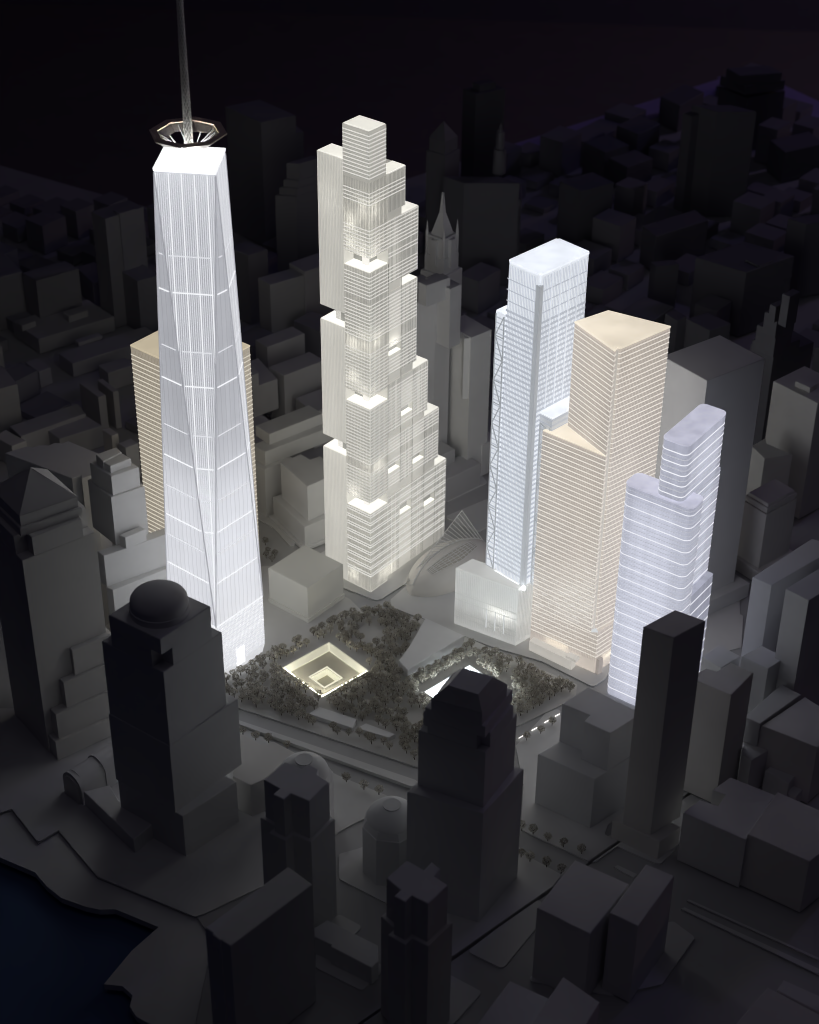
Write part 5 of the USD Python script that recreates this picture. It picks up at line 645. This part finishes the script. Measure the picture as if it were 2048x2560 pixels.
# ---------------------------------------------------------------- tower three
def tower_three():
    F = np.array([90.5, 1129.1]); dA = np.array([math.cos(Y3), -math.sin(Y3)]); dB = np.array([math.sin(Y3), math.cos(Y3)]); a_ = -dA
    t = thing('white_tower', 'tall white glowing tower with truss-braced edges on a glass podium', 'tower', (*F, 0))
    def bx(a0, a1, b0, b1, z0, z1): return obox(F, a_, dB, a0, a1, b0, b1, z0, z1)
    zp = 57.
    def plan(a0, a1, b0, b1, n=1.6):
        g = lambda a, b: F+a_*a+dB*b
        q = [g(a0+n, b0), g(a0+n, b0+n), g(a0, b0+n), g(a0, b1-n), g(a0+n, b1-n), g(a0+n, b1), g(a1-n, b1), g(a1-n, b1-n), g(a1, b1-n), g(a1, b0+n), g(a1-n, b0+n), g(a1-n, b0)]
        return ccw(np.array(q))
    main = plan(0, 31.4, 0, 52.8)
    obj('shaft', stack([(main, zp), (main, 329)]), 'frost_skin', t)
    obj('roof_panel', stack([(mitre(main, .3), 328.8), (mitre(main, .3), 330), (mitre(main, -.3), 330.4)]), 'frost_roof', t)
    sl = obj('side_slab', bx(31.5, 41.2, 0, 40, zp, 285.7), 'frost_skin', t); obj('roof_panel', bx(31.8, 40.9, .3, 39.7, 285.6, 286.4), 'frost_roof', sl)
    rs = obj('side_slab', bx(-12.5, -.1, 7.5, 50, zp, 213), 'frost_side', t); obj('roof_panel', bx(-12.2, -.4, 7.8, 49.7, 212.9, 213.8), 'frost_roof', rs)
    # corner column
    obj('corner_column', bx(-.9, 3.2, -.9, 2.4, zp, 321), 'frost_truss', t)
    # louvre bands, one part a floor
    z = zp+6; k = 0
    while z < 324:
        h = 1.9; top = z > 290
        seg = []
        if not top or k % 2 == 0:
            hh = h if not top else .8
            seg += [obox(F, a_, dB, 3.4, 31.4, -.25, .05, z, z+hh), obox(F, dB, a_, 2.4, 51.3, -.25, .05, max(z, 0), z+hh)] if z > 213 else [obox(F, a_, dB, 3.4, 31.4, -.25, .05, z, z+hh), obox(F-dA*-12.5, dB, a_, 7.5, 50, -.25, .05, z, z+hh)]
            if z < 283: seg.append(obox(F, a_, dB, 31.4, 41.2, -.25, .05, z, z+hh*.6))
            if z < 211: seg.append(obox(F, dB, a_, 2.4, 7.5, -.25, .05, z, z+hh)); seg.append(obox(F+dB*7.5, dA, dB, .2, 12.5, -.25, .05, z, z+hh*.6))
            obj('louvre_band', joined(seg), 'frost_band', t)
        z += 4.35; k += 1
    # mullions
    mul = [obox(F, a_, dB, x-.12, x+.12, -.34, .02, zp+1, 327) for x in np.arange(4.4, 31, 1.5)]+[obox(F, dB, a_, x-.12, x+.12, -.34, .02, 215, 327) for x in np.arange(3.4, 51, 1.6)]
    obj('mullions', joined(mul), 'frost_band', t, kind='stuff')
    for x in (12.5, 22, 31.5, 41): obj('bay_rib', obox(F, dB, a_, x-.5, x+.5, -.5, .02, 216, 329), 'frost_skin', t)
    # trusses on the side slabs
    def truss(o, d, n, w, z0, z1, bay):
        zz = np.arange(z0, z1, bay)
        for x in (.6, w-.6): obj('truss_post', obox(o, d, n, x-.35, x+.35, -.9, -.2, z0, z1), 'frost_truss', t)
        for i, q in enumerate(zz):
            e = min(q+bay, z1)
            p0, p1 = (.6, w-.6) if i % 2 == 0 else (w-.6, .6)
            a0 = np.array([*(o+d*p0-n*.55), q]); b0 = np.array([*(o+d*p1-n*.55), e])
            obj('truss_brace', bar(a0, b0, .7), 'frost_truss', t); obj('truss_beam', obox(o, d, n, .6, w-.6, -.85, -.25, q-.3, q+.3), 'frost_truss', t)
    truss(F+a_*31.8, a_, dB, 9.2, zp, 284, 19.)
    truss(F+dB*7.5+dA*1.0, dA, dB, 11., zp, 206, 16.)
    obj('light_core', bx(12, 19, 14, 36, zp+4, 318), 'core_frost', t)
    # podium
    p = np.array(PODIUM3); F_, R_, K_, L_ = p
    pd = obj('podium', prism(p, .3, zp, .5), 'frost_podium', t)
    pi = obj('podium_fins', joined([obox(L_, (F_-L_)/np.linalg.norm(F_-L_), np.array([-(F_-L_)[1], (F_-L_)[0]])/np.linalg.norm(F_-L_), x-.16, x+.16, -.3, .1, 4, zp-2) for x in np.arange(2, np.linalg.norm(F_-L_)-1, 1.7)]
                 +[obox(F_, (R_-F_)/np.linalg.norm(R_-F_), np.array([-(R_-F_)[1], (R_-F_)[0]])/np.linalg.norm(R_-F_), x-.16, x+.16, -.3, .1, 4, zp-2) for x in np.arange(1, np.linalg.norm(R_-F_)-1, 1.7)]), 'frost_soft', pd, kind='stuff')
    d = (F_-L_)/np.linalg.norm(F_-L_); n = np.array([-d[1], d[0]]); Lq = np.linalg.norm(F_-L_)
    for x, z0 in ((Lq*.52, 8), (Lq*.66, 8), (Lq*.80, 8)): obj('entry_fin', obox(L_, d, n, x-.3, x+.3, -.5, .1, z0, z0+19), 'frost_line', pd)
    for z in (9, 14, 26, 32): obj('podium_line', obox(L_, d, n, .5, Lq-.3, -.35, .1, z, z+.4), 'frost_soft', pd)
    obj('lamp_tray', obox(L_, d, n, Lq*.55, Lq*.93, 2.5, 4.5, 26, 26.6), 'spot_pearl', t)
    obj('foot_lamp', lathe(F-a_*3-dB*3, [(1.6, zp+.2), (1.6, zp+2.4), (.1, zp+3)], 16), 'spot_frost', t); obj('foot_lamp', obox(F, a_, dB, 4, 30, -1.6, -1.0, zp+.1, zp+.5), 'core_frost', t)
tower_three()

# ---------------------------------------------------------------- tower four
def tower_four():
    L, Fu, R, K = np.array([117.1, 1133.3]), np.array([142.6, 1092.4]), np.array([185., 1128.]), np.array([139.5, 1151.8])
    Ll, Fb, Kl = np.array([98.2, 1126.7]), np.array([147.6, 1091.6]), np.array([120.2, 1146.9])
    t = thing('beige_tower', 'beige glowing prism tower with a wedge-shaped lower shoulder', 'tower', (*Fb, 0))
    dR = (R-Fu)/np.linalg.norm(R-Fu)
    C = Fb                                                                   # sharp front corner of the lower mass
    nA = Fu+dR*5.2; inn = np.array([-.1, 1.])
    notch = Fu+np.array([1.6, 4.2])
    up = ccw(np.array([L, Fu-dR*.6, notch, nA, R, K+np.array([3., -1.])]))
    obj('shaft', stack([(up, 202.5), (up, 290)]), 'beige_skin', t); obj('roof_panel', stack([(mitre(up, .25), 289.8), (mitre(up, .25), 290.8), (mitre(up, -.2), 291.2)]), 'beige_roof', t)
    low = ccw(np.array([Ll, Fu-dR*.6, notch, nA, R, K+np.array([3., -1.]), Kl]))
    base = ccw(np.array([Ll, C-dR*.2, R, K+np.array([3., -1.]), Kl]))
    obj('shoulder', stack([(low, 41), (low, 202.5)]), 'beige_skin', t)
    # wedge roof over the lower mass only
    wd = ccw(np.array([Ll, Fu-dR*.8, L, Kl])); obj('shoulder_roof', stack([(mitre(wd, -.1), 202.4), (mitre(wd, -.1), 203.2)]), 'beige_roof', t)
    obj('base', stack([(base, .3), (base, 41)]), 'beige_skin', t); obj('corner_terrace', stack([(ccw(np.array([Fu-dR*.6, C, nA, notch])), 40.8), (ccw(np.array([Fu-dR*.6, C, nA, notch])), 41.6)]), 'frost_line', t)
    dl = (Fu-Ll)/np.linalg.norm(Fu-Ll); nl = np.array([dl[1], -dl[0]])
    obj('entrance_block', obox(Ll, dl, -nl, 3.5, 44, -6.5, -.05, .3, 9.5), 'beige_foot', t)
    obj('canopy', obox(Ll, dl, -nl, 38, 47.5, -6.2, -.3, 9.6, 12), 'beige_foot', t)
    obj('corner_pier', obox(C, dR, np.array([-dR[1], dR[0]]), .5, 5, -3.2, -.1, .3, 15), 'beige_fin', t)
    z = 16.; 
    while z < 287:
        p = base if z < 40 else (low if z < 202.2 else up)
        obj('floor_line', ring(p, z, .62, .22), 'beige_line', t)
        z += 4.15
    mul = []
    def face(p, q, z0, z1):
        d = (q-p)/np.linalg.norm(q-p); n = np.array([-d[1], d[0]]); n = n if n @ (low.mean(0)-p) > 0 else -n
        for x in np.arange(1, np.linalg.norm(q-p)-.6, 1.5): mul.append(obox(p, d, n, x-.14, x+.14, -.14, .05, z0, z1))
    face(Ll, Fu-dR*.6, 42, 201.5); face(nA, R, 42, 288); face(L, Fu-dR*.6, 204, 288); face(Ll, C-dR*.3, 12, 40); face(C, R, 12, 40)
    obj('mullions', joined(mul), 'beige_fin', t, kind='stuff')
    obj('corner_rib', np.array(0) if False else prism(np.array([notch+np.array([-1.1, -1.6]), notch+np.array([.9, -1.7]), notch+np.array([.9, .2]), notch+np.array([-1.1, .2])]), 41.6, 289, 0), 'beige_foot', t)
    cc = low.mean(0)
    obj('light_core', prism(sq(cc+np.array([4, -2]), 9, YP), 3, 285, 0), 'core_beige', t)
    obj('lamp_tray', obox(Ll, dl, -nl, 14, 34, 2, 4, 13, 13.6), 'spot_beige', t); obj('lamp_tray', obox(C, dR, np.array([-dR[1], dR[0]]), 6, 22, 2, 4, 11, 11.6), 'spot_beige', t)
tower_four()

# ---------------------------------------------------------------- tower five
def tower_five():
    L = np.array([153.64, 1068.28]); yaw = math.radians(35.8); d = np.array([math.cos(yaw), -math.sin(yaw)]); n = np.array([-d[1], d[0]])
    t = thing('violet_tower', 'violet white glowing tower of two rounded offset slabs', 'tower', (*L, 0))
    g = lambda x, y: L+d*x+n*y
    lo = rounded([g(0, 0), g(55.6, 0), g(55.6, 19.5), g(0, 19.5)], 5.2, 6); up = rounded([g(25.9, 0), g(46.8, 0), g(46.8, 58.5), g(25.9, 58.5)], 4.5, 6); rear = ccw(np.array([g(26.2, 19.7), g(46.6, 19.7), g(46.6, 58.3), g(26.2, 58.3)]))
    obj('front_slab', stack([(lo, .3), (lo, 194.6)]), 'violet_skin', t); obj('roof_panel', stack([(mitre(lo, .2), 194.5), (mitre(lo, .2), 195.2), (mitre(lo, -.2), 195.5)]), 'violet_roof', t)
    obj('upper_slab', stack([(up, 197.2), (up, 243.2)]), 'violet_skin', t); obj('roof_panel', stack([(mitre(up, .2), 243.1), (mitre(up, .2), 243.9), (mitre(up, -.2), 244.2)]), 'violet_roof', t)
    obj('rear_slab', stack([(rear, .3), (rear, 197.1)]), 'violet_skin', t)
    rb = rounded([g(44, 20), g(52, 20), g(52, 59), g(44, 59)], 2, 4); obj('rear_bustle', stack([(rb, .3), (rb, 103)]), 'violet_skin', t)
    z, k = 7., 0
    while z < 192:
        obj('floor_line', ring(lo, z, .48 if k % 3 == 0 else .3, .2), 'violet_line' if k % 3 == 0 else 'violet_fine', t)
        if k % 3 == 0: obj('floor_line', ring(rear, z+2.5, .7, .22), 'violet_line', t)
        else: obj('floor_line', ring(rear, z+2.5, .4, .22), 'violet_fine', t)
        if z < 100 and k % 3 == 0: obj('floor_line', ring(rb, z+2.5, .6, .22), 'violet_line', t)
        z += 3.55; k += 1
    for k, z in enumerate(np.arange(200.5, 238, 4.4)): obj('floor_line', ring(up, z, .6, .22), 'violet_line' if k % 2 == 0 else 'violet_fine', t)
    obj('light_core', prism([g(8, 8), g(48, 8), g(48, 10.5), g(8, 10.5)], 3, 188, 0), 'core_violet', t); obj('light_core', prism([g(34, 10), g(38, 10), g(38, 50), g(34, 50)], 200, 238, 0), 'core_violet', t); obj('light_core', prism([g(34, 28), g(38, 28), g(38, 50), g(34, 50)], 3, 194, 0), 'core_violet', t)
tower_five()

# ---------------------------------------------------------------- tower seven
def tower_seven():
    l = np.array([-216.7, 1206.7]); f = np.array([-161.3, 1162.3]); r = np.array([-124.8, 1207.9]); k = l+r-f
    t = thing('amber_tower', 'amber glowing banded tower half hidden behind the faceted white tower', 'tower', (*f, 0))
    p = ccw(np.array([f, r, k, l]))
    obj('shaft', stack([(p, 26), (p, 226)]), 'amber_skin', t); obj('roof_panel', stack([(mitre(p, .2), 225.8), (mitre(p, .2), 227)]), 'amber_roof', t)
    obj('base', stack([(mitre(p, -.6), .3), (mitre(p, -.6), 26)]), 'board_warm', t)
    z = 28.
    while z < 219: obj('floor_line', ring(p, z, .7, .25), 'amber_line', t); z += 4.05
    mul = []
    for a, b in ((l, f), (f, r)):
        d = (b-a)/np.linalg.norm(b-a); n = np.array([-d[1], d[0]])
        for x in np.arange(1, np.linalg.norm(b-a)-.6, 1.6): mul.append(obox(a, d, n, x-.12, x+.12, -.14, .05, 27, 225))
    obj('mullions', joined(mul), 'beige_fin', t, kind='stuff')
    obj('light_core', prism(sq(p.mean(0), 12, YW), 30, 220, 0), 'core_beige', t)
tower_seven()

# ---------------------------------------------------------------- translucent cube, museum, sheds
t = thing('frosted_cube', 'dim frosted cube building on a low plinth beside the memorial plaza', 'building', (*PAC[0], 0))
obj('cube', prism(PAC, 4.2, 35, .5), 'haze_block', t); obj('plinth', prism(mitre(ccw(PAC), .8), .0, 4.1, 0), 'haze_block', t)
t = thing('wedge_pavilion', 'long wedge-shaped pale pavilion standing between the two pools', 'pavilion', (*MUS[0], 0))
pm = ccw(MUS); obj('hall', stack([(mitre(pm, -.2), .0), (pm, 9.6), (mitre(pm, -.4), 10)]), 'museum_white', t)
tag(obj('low_shed', prism(SH1, 0, 3.6, .3), 'museum_white'), 'longer low flat white shed among the plaza trees', 'shed'); tag(obj('low_shed', prism(SH2, 0, 3.6, .3), 'museum_white'), 'shorter tapering low white shed among the plaza trees', 'shed')

# ---------------------------------------------------------------- memorial pools
def pool_(p, label, wall, edge, hot, floor, void, lv):
    p = ccw(p); c = p.mean(0); t = thing('memorial_pool', label, 'pool', (*c, 0)); d = 8.5
    n = 4
    for i in range(4):
        a, b = p[i], p[(i+1) % 4]; e = (b-a)/np.linalg.norm(b-a); nn = np.array([-e[1], e[0]]); Lq = np.linalg.norm(b-a)
        obj('pool_wall', obox(a, e, nn, 0 if i % 2 else .8, Lq-(0 if i % 2 else .8), 0, .8, -d, -.05), wall, t)
        obj('pool_rim', obox(a, e, nn, .8, Lq-.8, .82, 1.15, -d+.05, -d+.5), edge, t)
        obj('pool_corner', obox(a, e, nn, .82, 1.3, .82, 1.3, -d+.5, -.4), edge, t)
    s = mitre(p, -.4); v = sq(c, 17, YP); v = ccw(v)
    # floor with a square void
    fl = Polygon(s, [v]); m = trimesh.creation.extrude_polygon(fl, .6, engine='earcut'); m.apply_translation((0, 0, -d-.6)); obj('pool_floor', m, floor, t)
    for i in range(4):
        a, b = v[i], v[(i+1) % 4]; e = (b-a)/np.linalg.norm(b-a); nn = np.array([-e[1], e[0]]); Lq = np.linalg.norm(b-a)
        obj('void_wall', obox(a, e, nn, 0 if i % 2 else .4, Lq-(0 if i % 2 else .4), 0, .4, -d-7, -d-.62), void, t); obj('void_rim', obox(a, e, nn, -1.1, Lq+1.1, -1.15, .1, -d+.02, -d+.45), edge, t)
    obj('void_floor', slab(v, [], -d-8, -d-7), floor, t)
    # bright strip at the foot of the near walls
    f = int(np.argmin(p[:, 1])); 
    for i in (f, (f-1) % 4):
        a, b = p[i], p[(i+1) % 4]; e = (b-a)/np.linalg.norm(b-a); nn = np.array([-e[1], e[0]]); Lq = np.linalg.norm(b-a)
        obj('light_strip', obox(a, e, nn, 2, Lq-2, 1.3, 2.0, -d+.5, -d+.9), hot, t)
    for i in (int(np.argmin(p[:, 1])), (int(np.argmin(p[:, 1]))-1) % 4):      # lamp strip under the rim of the two near walls
        a, b = p[i], p[(i+1) % 4]; e = (b-a)/np.linalg.norm(b-a); nn = np.array([-e[1], e[0]]); Lq = np.linalg.norm(b-a)
        obj('rim_lamp', obox(a, e, nn, 1.5, Lq-1.5, .82, 1.3, -.6, -.2), hot, t)
    q = p[f]; cq = q+(c-q)/np.linalg.norm(c-q)*5
    obj('corner_lamp', stack([(ccw(sq(cq, 4.5, YP)), -4), (ccw(sq(cq, 4.5, YP)), -3.2)]), hot, t)
pool_(PN, 'sunken square pool glowing pale yellow, nearest the frosted cube', 'pool_wall', 'pool_edge', 'pool_hot', 'pool_floor', 'pool_void', 1)
pool_(PS, 'sunken square pool glowing cold white, behind the flat-pyramid tower', 'pool_wall_white', 'pool_white_hot', 'pool_white_hot', 'pool_wall_white', 'pool_wall_white', 1)

# ---------------------------------------------------------------- winged transit hall
def oculus():
    p0, p1, p2, p3 = [np.array(q) for q in OC]
    e = (p3-p0); Lq = np.linalg.norm(e); e /= Lq; n = np.array([-e[1], e[0]])    # n: away from the viewer
    wid = abs((p1-p0) @ n)*2.1
    c = p0+e*Lq*.5+n*(wid*.5-1.5-abs((p1-p0) @ n))
    t = thing('winged_hall', 'pale lens-shaped transit hall with a fan of white ribs', 'building', (*c, 0))
    v, f = [], []
    nu, nv = 40, 12
    hL, hw, hz = Lq*.52, wid*.55, 20.
    for j in range(nv+1):
        ph = j/nv*math.pi/2
        for i in range(nu):
            th = 2*math.pi*i/nu; cth, sth = math.cos(th), math.sin(th)
            ex = math.copysign(abs(cth)**.92, cth); ey = math.copysign(abs(sth)**1.25, sth)
            v.append([*(c+e*ex*hL*math.cos(ph)**.8+n*ey*hw*math.cos(ph)**.8), hz*math.sin(ph)])
    for j in range(nv):
        for i in range(nu): f += [[j*nu+i, j*nu+(i+1) % nu, (j+1)*nu+(i+1) % nu], [j*nu+i, (j+1)*nu+(i+1) % nu, (j+1)*nu+i]]
    obj('shell', (np.array(v), np.array(f)), 'oculus_shell', t, smooth=50)
    # inset roof panel with a grid of ribs on the viewer's side
    def surf(x, y, k=1.0):
        lo_, hi_ = .02, 1.
        for _ in range(30):
            r_ = (lo_+hi_)/2
            if (abs(x)/hL/r_)**2.174+(abs(y)/hw/r_)**1.6 > 1: lo_ = r_
            else: hi_ = r_
        return np.array([*(c+e*x+n*y), hz*math.sqrt(max(0., 1-min(1., hi_)**2.5))+.25])
    us = np.linspace(-.62, .55, 12); 
    gridv = [[surf(u*hL, -hw*(.06+.50*w*(1-abs(u)**1.5))) for w in np.linspace(0, 1, 6)] for u in us]
    pv = np.array(gridv).reshape(-1, 3); pf = []
    for i in range(len(us)-1):
        for j in range(5): q = i*6+j; pf += [[q, q+6, q+7], [q, q+7, q+1]]
    pn = obj('roof_panel', (pv, np.array(pf)), 'oculus_panel', t)
    for i in range(len(us)-1):
        obj('panel_rib', joined([bar(gridv[i][j]+[0, 0, .2], gridv[i][j+1]+[0, 0, .2], .35) for j in range(5)]), 'rib_white', pn)
    for j in range(6): obj('panel_rib', joined([bar(gridv[i][j]+[0, 0, .2], gridv[i+1][j]+[0, 0, .2], .4) for i in range(len(us)-1)]), 'rib_white', pn)
    # spine and wing
    N = 24
    st = [surf(-hL*.93+2*hL*.93*k/(N-1), hw*.30*math.sin(math.pi*(k+.5)/N)) for k in range(N)]
    en = []
    for k in range(N):
        x = k/(N-1); z = 4+46*x**1.0
        en.append(np.array([*gpx(WING[0][0]+(WING[1][0]-WING[0][0])*x, WING[0][1]+(WING[1][1]-WING[0][1])*x, z), z]))
    for k in range(N): obj('rib', bar(st[k], en[k], .42, .6), 'rib_white', t)
    obj('wing_edge', joined([bar(en[k], en[k+1], .45) for k in range(N-1)]), 'rib_white', t); obj('spine', joined([bar(st[k], st[k+1], .9) for k in range(N-1)]), 'rib_white', t)
    wv = np.vstack([st, en]); wf = []
    for k in range(N-1): wf += [[k, k+1, N+k+1], [k, N+k+1, N+k]]
    obj('wing_film', (wv-np.array([0, 0, .3]), np.array(wf)), 'wing_film', t)
def gpx(u, v, z):
    d = (u-1024)/FPX*cx-(v-1280)/FPX*cy+fw; q = (z-H)/d[2]; return d[:2]*q
WING = ((1011.6, 1461), (1155.3, 1276))
oculus()

# ---------------------------------------------------------------- barrel-vaulted hall, lower left
def barrel():
    (a, b), z = WG; a, b = np.array(a), np.array(b); d = (b-a)/np.linalg.norm(b-a); n = np.array([-d[1], d[0]]); r = np.linalg.norm(b-a)/2; m = (a+b)/2; zs = 12.
    t = thing('barrel_hall', 'low hall with a ribbed barrel-vault roof at the left, beside the pyramid tower', 'building', (*m, 0))
    def arch(r, z0, y0, y1):
        th = np.linspace(0, math.pi, 25); prof = [(r, 0.)]+[(r*math.cos(q), z0+r*math.sin(q)) for q in th]+[(-r, 0.)]
        v = np.array([[*(m+d*x+n*y), zz] for y in (y0, y1) for x, zz in prof]); k = len(prof); f = []
        for i in range(k-1): f += [[i, i+1, k+i+1], [i, k+i+1, k+i]]
        for o_, s_ in ((0, 1), (k, -1)):
            for i in range(1, k-1): f.append([o_, o_+i, o_+i+1][::s_])
        return v, np.array(f)[:, ::-1]
    obj('vault', arch(r*.80, zs+2, 5, 46), 'board_grey', t, smooth=30); obj('front_arch', arch(r*.93, zs, 1.5, 5.5), 'board_grey', t, smooth=30); obj('end_arch', arch(r*.72, zs, 0, 2), 'board_warm', t, smooth=30); obj('rear_vault', arch(r*.9, zs+2, 24, 50), 'board_grey', t, smooth=30)
barrel()

# ---------------------------------------------------------------- miniature trees
def tree_variant(seed, leaf):
    rng = np.random.default_rng(seed); pth = f'/World/Looks/tree_{leaf}_{seed}'
    cl = stage.CreateClassPrim(pth)
    x = UsdGeom.Xform(cl)
    hh = 8.6; tr = [bar((0, 0, 0), (.15, .1, hh*.45), .5)]
    for k in range(5):
        an = k*1.26+rng.uniform(-.3, .3); tr.append(bar((.1, .08, hh*.38), (1.9*math.cos(an), 1.9*math.sin(an), hh*rng.uniform(.58, .8)), .26))
    v, f = joined(tr); usdkit.mesh(stage, pth+'/trunk', trimesh.Trimesh(v*S, f, process=False), M['bark'])
    parts = []
    for k in range(74):                                                       # short curled wire-like leaves
        u = rng.normal(size=3); u /= np.linalg.norm(u); r = rng.uniform(.55, 1.)**.6
        c = np.array([u[0]*3.1*r, u[1]*3.1*r, hh*.66+u[2]*2.5*r])
        ax_ = rng.normal(size=3); ax_ /= np.linalg.norm(ax_); s1 = np.cross(ax_, rng.normal(size=3)); s1 /= np.linalg.norm(s1); s2 = np.cross(ax_, s1)
        rad = rng.uniform(.35, .75); w = rng.uniform(.22, .42); a0 = rng.uniform(0, 6.28); n = 4
        pts = [c+rad*(s1*math.cos(a0+q)+s2*math.sin(a0+q)) for q in np.linspace(0, rng.uniform(3., 5.), n)]
        vv = np.array([p+ax_*w*s for p in pts for s in (-1, 1)]); ff = []
        for i in range(n-1): ff += [[2*i, 2*i+1, 2*i+3], [2*i, 2*i+3, 2*i+2]]
        parts.append((vv, np.array(ff)))
    v, f = joined(parts); usdkit.mesh(stage, pth+'/crown', trimesh.Trimesh(v*S, f, process=False), M[leaf])
    return pth
TV = {l: [tree_variant(s, l) for s in range(5)] for l in ('leaf_brown', 'leaf_frost')}
trng = random.Random(5)
def tree(p, leaf, label, group, sc=1., z=0.):
    x = UsdGeom.Xform.Define(stage, numbered('/World/miniature_tree')); k = sc*trng.uniform(.86, 1.14)
    x.AddTranslateOp().Set(Gf.Vec3d(p[0]*S, p[1]*S, z*S)); x.AddRotateZOp().Set(trng.uniform(0, 360)); x.AddScaleOp().Set(Gf.Vec3f(k, k, k*trng.uniform(.9, 1.1)))
    x.GetPrim().GetReferences().AddInternalReference(trng.choice(TV[leaf])); x.GetPrim().SetInstanceable(True)
    tag(x.GetPrim(), label, 'tree', group)
for p in TREES: tree(p, 'leaf_brown', 'tiny wire tree with curled grey-brown leaves in the plaza grove', 'miniature trees in the plaza grove', 1.02)
if TREES2:
    pi = UsdGeom.PointInstancer.Define(stage, '/World/plaza_tree_mass'); pts = [Gf.Vec3f(p[0]*S, p[1]*S, 0) for p in TREES2]
    pp = []
    for k, q in enumerate(TV['leaf_brown']): pr_ = UsdGeom.Xform.Define(stage, f'/World/plaza_tree_mass/grove_tree_{k:03d}'); pr_.GetPrim().GetReferences().AddInternalReference(q); pp.append(pr_.GetPath())
    pi.CreatePrototypesRel().SetTargets(pp); pi.CreateProtoIndicesAttr([trng.randrange(5) for _ in pts]); pi.CreatePositionsAttr(pts)
    pi.CreateOrientationsAttr([Gf.Quath(math.cos(q), 0, 0, math.sin(q)) for q in [trng.uniform(0, 3.14) for _ in pts]]); pi.CreateScalesAttr([Gf.Vec3f(q, q, q) for q in [trng.uniform(.88, 1.14) for _ in pts]])
    tag(pi.GetPrim(), 'dense far part of the miniature grove on the plaza', 'trees', None, 'stuff')
for p in STTREES: tree(p, 'leaf_brown', 'tiny wire tree standing in a row along a pavement edge', 'miniature street trees along the pavements', 1.0)
for p in FROST: tree(p, 'leaf_frost', 'tiny pale frosted tree between the white tower and the frosted cube', 'pale frosted trees by the frosted cube', .9)
for i, (a, b) in enumerate(RAIL):
    tag(obj('light_rod', bar((*a, .5), (*b, .5), .45), 'rail_light'), 'short glowing white rod on the street beside the plaza trees', 'light', 'glowing rods along the street beside the plaza')
# ---------------------------------------------------------------- the dark room behind
tag(obj('room_wall', slab([(-3500, 4300), (4500, 3700), (4500, 3760), (-3500, 4360)], [], -480, 2600), 'wall_paint'), kind='structure')
light(UsdLux.SphereLight, 'room_glow', (3000, 3500, 700), Radius=.1, Intensity=70., Color=Gf.Vec3f(1., .66, .56))
light(UsdLux.SphereLight, 'violet_glow', (2000, 2900, 1300), Radius=.1, Intensity=48., Color=Gf.Vec3f(.42, .34, 1.))
